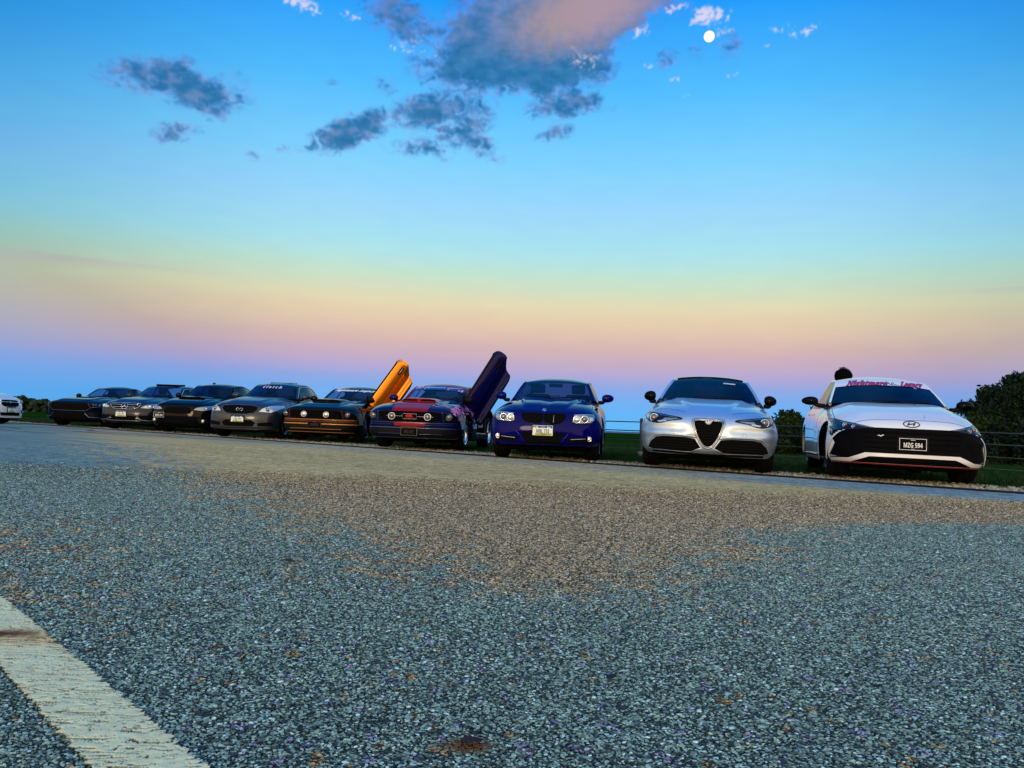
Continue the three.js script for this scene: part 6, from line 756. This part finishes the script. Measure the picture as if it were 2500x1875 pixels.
// ------------------------------------------------------------------ person behind the white sedan
{
  const X = 6.1, Z = -14.15, P = thing('person', 'person with bushy dark hair in a dark top standing behind the white sedan', 'person'); P.position.set(X, groundY(X, Z) - 0.01, Z); P.rotation.y = degToRad(165);
  const field = (bones, lo, hi, cell, k) => { const n = hi.clone().sub(lo), size = Math.max(n.x, n.y, n.z), res = Math.min(120, Math.ceil(size / cell)), mc = new MarchingCubes(res, new THREE.MeshStandardMaterial(), false, false, 400000), f = mc.field, c = size / (res - 1); let id = 0;
    for (let z = 0; z < res; z++) for (let y = 0; y < res; y++) for (let x = 0; x < res; x++) { const p = V(lo.x + x * c, lo.y + y * c, lo.z + z * c); let s = 0; for (const b of bones) { const ab = b[1].clone().sub(b[0]), t = clamp(p.clone().sub(b[0]).dot(ab) / Math.max(1e-9, ab.lengthSq()), 0, 1), q = b[0].clone().addScaledVector(ab, t), d = V((p.x - q.x) / (b[4] ?? 1), p.y - q.y, p.z - q.z).length() - lerp(b[2], b[3], t); s += Math.exp(-d / k); } mc.field[id++] = k * Math.log(Math.max(s, 1e-30)); }
    mc.isolation = 0; mc.update(); const cnt = mc.count ?? mc.geometry.drawRange.count, pos = mc.positionArray.slice(0, cnt * 3), half = (res) / 2, g = new THREE.BufferGeometry(); for (let i = 0; i < cnt; i++) { pos[i * 3] = lo.x + ((pos[i * 3] + 1) * half) * c; pos[i * 3 + 1] = lo.y + ((pos[i * 3 + 1] + 1) * half) * c; pos[i * 3 + 2] = lo.z + ((pos[i * 3 + 2] + 1) * half) * c; } g.setAttribute('position', new THREE.Float32BufferAttribute(pos, 3)); g.setAttribute('normal', new THREE.Float32BufferAttribute(mc.normalArray.slice(0, cnt * 3).map((v) => v), 3)); g.deleteAttribute('normal'); const m = mergeVertices(g, 1e-4); m.computeVertexNormals(); m.setAttribute('uv', new THREE.Float32BufferAttribute(new Float32Array(m.attributes.position.count * 2), 2)); return m; };
  const skin = std(0.36, 0.2, 0.13, 0.55), top = std(0.012, 0.012, 0.014, 0.9), jeans = std(0.02, 0.025, 0.04, 0.9), hair = std(0.002, 0.0018, 0.0015, 0.9, 0, { specularIntensity: 0.1 });
  const B = (a, b, r0, r1, wx) => [V(...a), V(...b), r0, r1, wx];
  const bones = [B([0, 0.95, 0], [0, 1.2, 0], 0.125, 0.115, 1.3), B([0, 1.2, 0], [0, 1.4, 0.0], 0.12, 0.11, 1.45), B([0, 1.4, 0], [0, 1.56, 0.02], 0.062, 0.055)];
  for (const s of [1, -1]) { bones.push(B([s * 0.19, 1.42, 0], [s * 0.24, 1.15, 0.02], 0.062, 0.045), B([s * 0.24, 1.15, 0.02], [s * 0.24, 0.9, 0.08], 0.044, 0.03), B([s * 0.24, 0.9, 0.08], [s * 0.235, 0.82, 0.1], 0.03, 0.026)); for (let k = 0; k < 4; k++) bones.push(B([s * 0.235, 0.83, 0.075 + k * 0.018], [s * 0.228, 0.735 + Math.abs(k - 1.5) * 0.012, 0.085 + k * 0.018], 0.0095, 0.008)); bones.push(B([s * 0.225, 0.85, 0.125], [s * 0.205, 0.79, 0.15], 0.011, 0.009)); bones.push(B([s * 0.09, 0.93, 0], [s * 0.1, 0.5, 0.01], 0.092, 0.06), B([s * 0.1, 0.5, 0.01], [s * 0.105, 0.09, -0.02], 0.058, 0.038), B([s * 0.105, 0.045, -0.04], [s * 0.115, 0.035, 0.15], 0.042, 0.032)); }
  const body = field(bones, V(-0.9, -0.06, -0.9), V(0.9, 1.74, 0.9), 0.0151, 0.014); mesh('body', body, top, P);
  const hc = V(0, 1.67, 0.03), hb = [B([0, 1.69, 0.005], [0, 1.71, 0.0], 0.085, 0.085), B([0, 1.62, 0.05], [0, 1.6, 0.06], 0.058, 0.045), B([0, 1.655, 0.105], [0, 1.64, 0.118], 0.012, 0.014), B([0, 1.56, 0.01], [0, 1.6, 0.01], 0.052, 0.055)]; for (const s of [1, -1]) hb.push(B([s * 0.078, 1.66, 0.005], [s * 0.082, 1.64, 0.0], 0.014, 0.01), B([s * 0.03, 1.685, 0.082], [s * 0.038, 1.685, 0.08], 0.012, 0.011)); hb.push(B([-0.02, 1.602, 0.1], [0.02, 1.602, 0.1], 0.009, 0.009));
  const head = mesh('head', field(hb, V(-0.13, 1.53, -0.12), V(0.13, 1.83, 0.16), 0.004, 0.008), skin, P);
  for (const s of [1, -1]) mesh('eye', xf(new THREE.SphereGeometry(0.011, 12, 8), s * 0.033, 1.682, 0.085), std(0.5, 0.5, 0.5, 0.2), head);
  const hs = [B([0, 1.7, -0.03], [0, 1.725, -0.01], 0.125, 0.1, 1.18), B([0, 1.64, -0.06], [0, 1.6, -0.06], 0.1, 0.08)]; for (const s of [1, -1]) hs.push(B([s * 0.075, 1.72, -0.01], [s * 0.085, 1.63, -0.02], 0.06, 0.045));
  const hg = field(hs, V(-0.22, 1.48, -0.24), V(0.22, 1.92, 0.2), 0.006, 0.02); { const p = hg.attributes.position; for (let i = 0; i < p.count; i++) { const v = V(p.getX(i), p.getY(i), p.getZ(i)), d = v.clone().sub(hc).normalize(), k = 0.009 * fbm3(v.x * 26, v.y * 26, v.z * 26, 3); p.setXYZ(i, v.x + d.x * k, v.y + d.y * k, v.z + d.z * k); } hg.computeVertexNormals(); } mesh('hair', hg, hair, head);
  { const r = rng(9), l = []; for (let i = 0; i < 130; i++) { const a = r() * 6.28, e = 0.1 + r() * 1.4, d = V(Math.cos(a) * Math.cos(e), Math.sin(e), Math.sin(a) * Math.cos(e)), b = V(0, 1.72, -0.02).addScaledVector(d, 0.1); l.push(tube([b, b.clone().addScaledVector(d, 0.02).add(V((r() - 0.5) * 0.02, 0.004, (r() - 0.5) * 0.02)), b.clone().addScaledVector(d, 0.035).add(V((r() - 0.5) * 0.04, 0, (r() - 0.5) * 0.04))], 0.0022, 4, 4)); } mesh('hair_strands', merge(l), hair, head); }
}

// ------------------------------------------------------------------ litter on the road
function deadLeaf(label, x, z, s, turn, tone, curl) { const t = thing('dead_leaf', label, 'leaf'); t.position.set(x, 0.006, z); t.rotation.y = turn; const pos = [], idx = [], N = 14, Mx = 10, r = rng(Math.round(x * 1000 + 5000)); for (let i = 0; i <= N; i++) for (let j = 0; j <= Mx; j++) { const u = i / N, v = (j / Mx) * 2 - 1, w = 0.42 * Math.pow(Math.sin(Math.PI * clamp(u * 0.96 + 0.03, 0, 1)), 0.8) * (1 + 0.16 * Math.sin(u * 22)); pos.push((u - 0.5) * s, s * (0.12 + curl * v * v * w + 0.05 * Math.sin(u * 5 + x * 9) + 0.05 * n2(i * 0.7, j * 0.7 + x)), v * w * s); } for (let i = 0; i < N; i++) for (let j = 0; j < Mx; j++) { const a = i * (Mx + 1) + j; idx.push(a, a + 1, a + Mx + 1, a + 1, a + Mx + 2, a + Mx + 1); } mesh('blade', geoFrom(pos, idx), std(...tone, 0.8), t); mesh('stalk', tube([V(s * 0.48, s * 0.1, 0), V(s * 0.66, s * 0.16, s * 0.04), V(s * 0.8, s * 0.12, s * 0.1)], s * 0.018, 8, 5), std(tone[0] * 0.6, tone[1] * 0.6, tone[2] * 0.6, 0.9), t); return t; }
deadLeaf('dark brown curled dead leaf lying near the bottom edge', -0.038, -1.112, 0.032, 0.5, [0.03, 0.01, 0.005], 0.1);
deadLeaf('thin brown dead leaf lying on the road left of the middle', -0.68, -2.44, 0.04, 0.2, [0.06, 0.03, 0.012], 0.2);
deadLeaf('small dark dead leaf lying on the chips to the right of the curled one', 0.2, -1.42, 0.028, 1.1, [0.03, 0.02, 0.03], 0.4);

renderer.render(scene, camera);
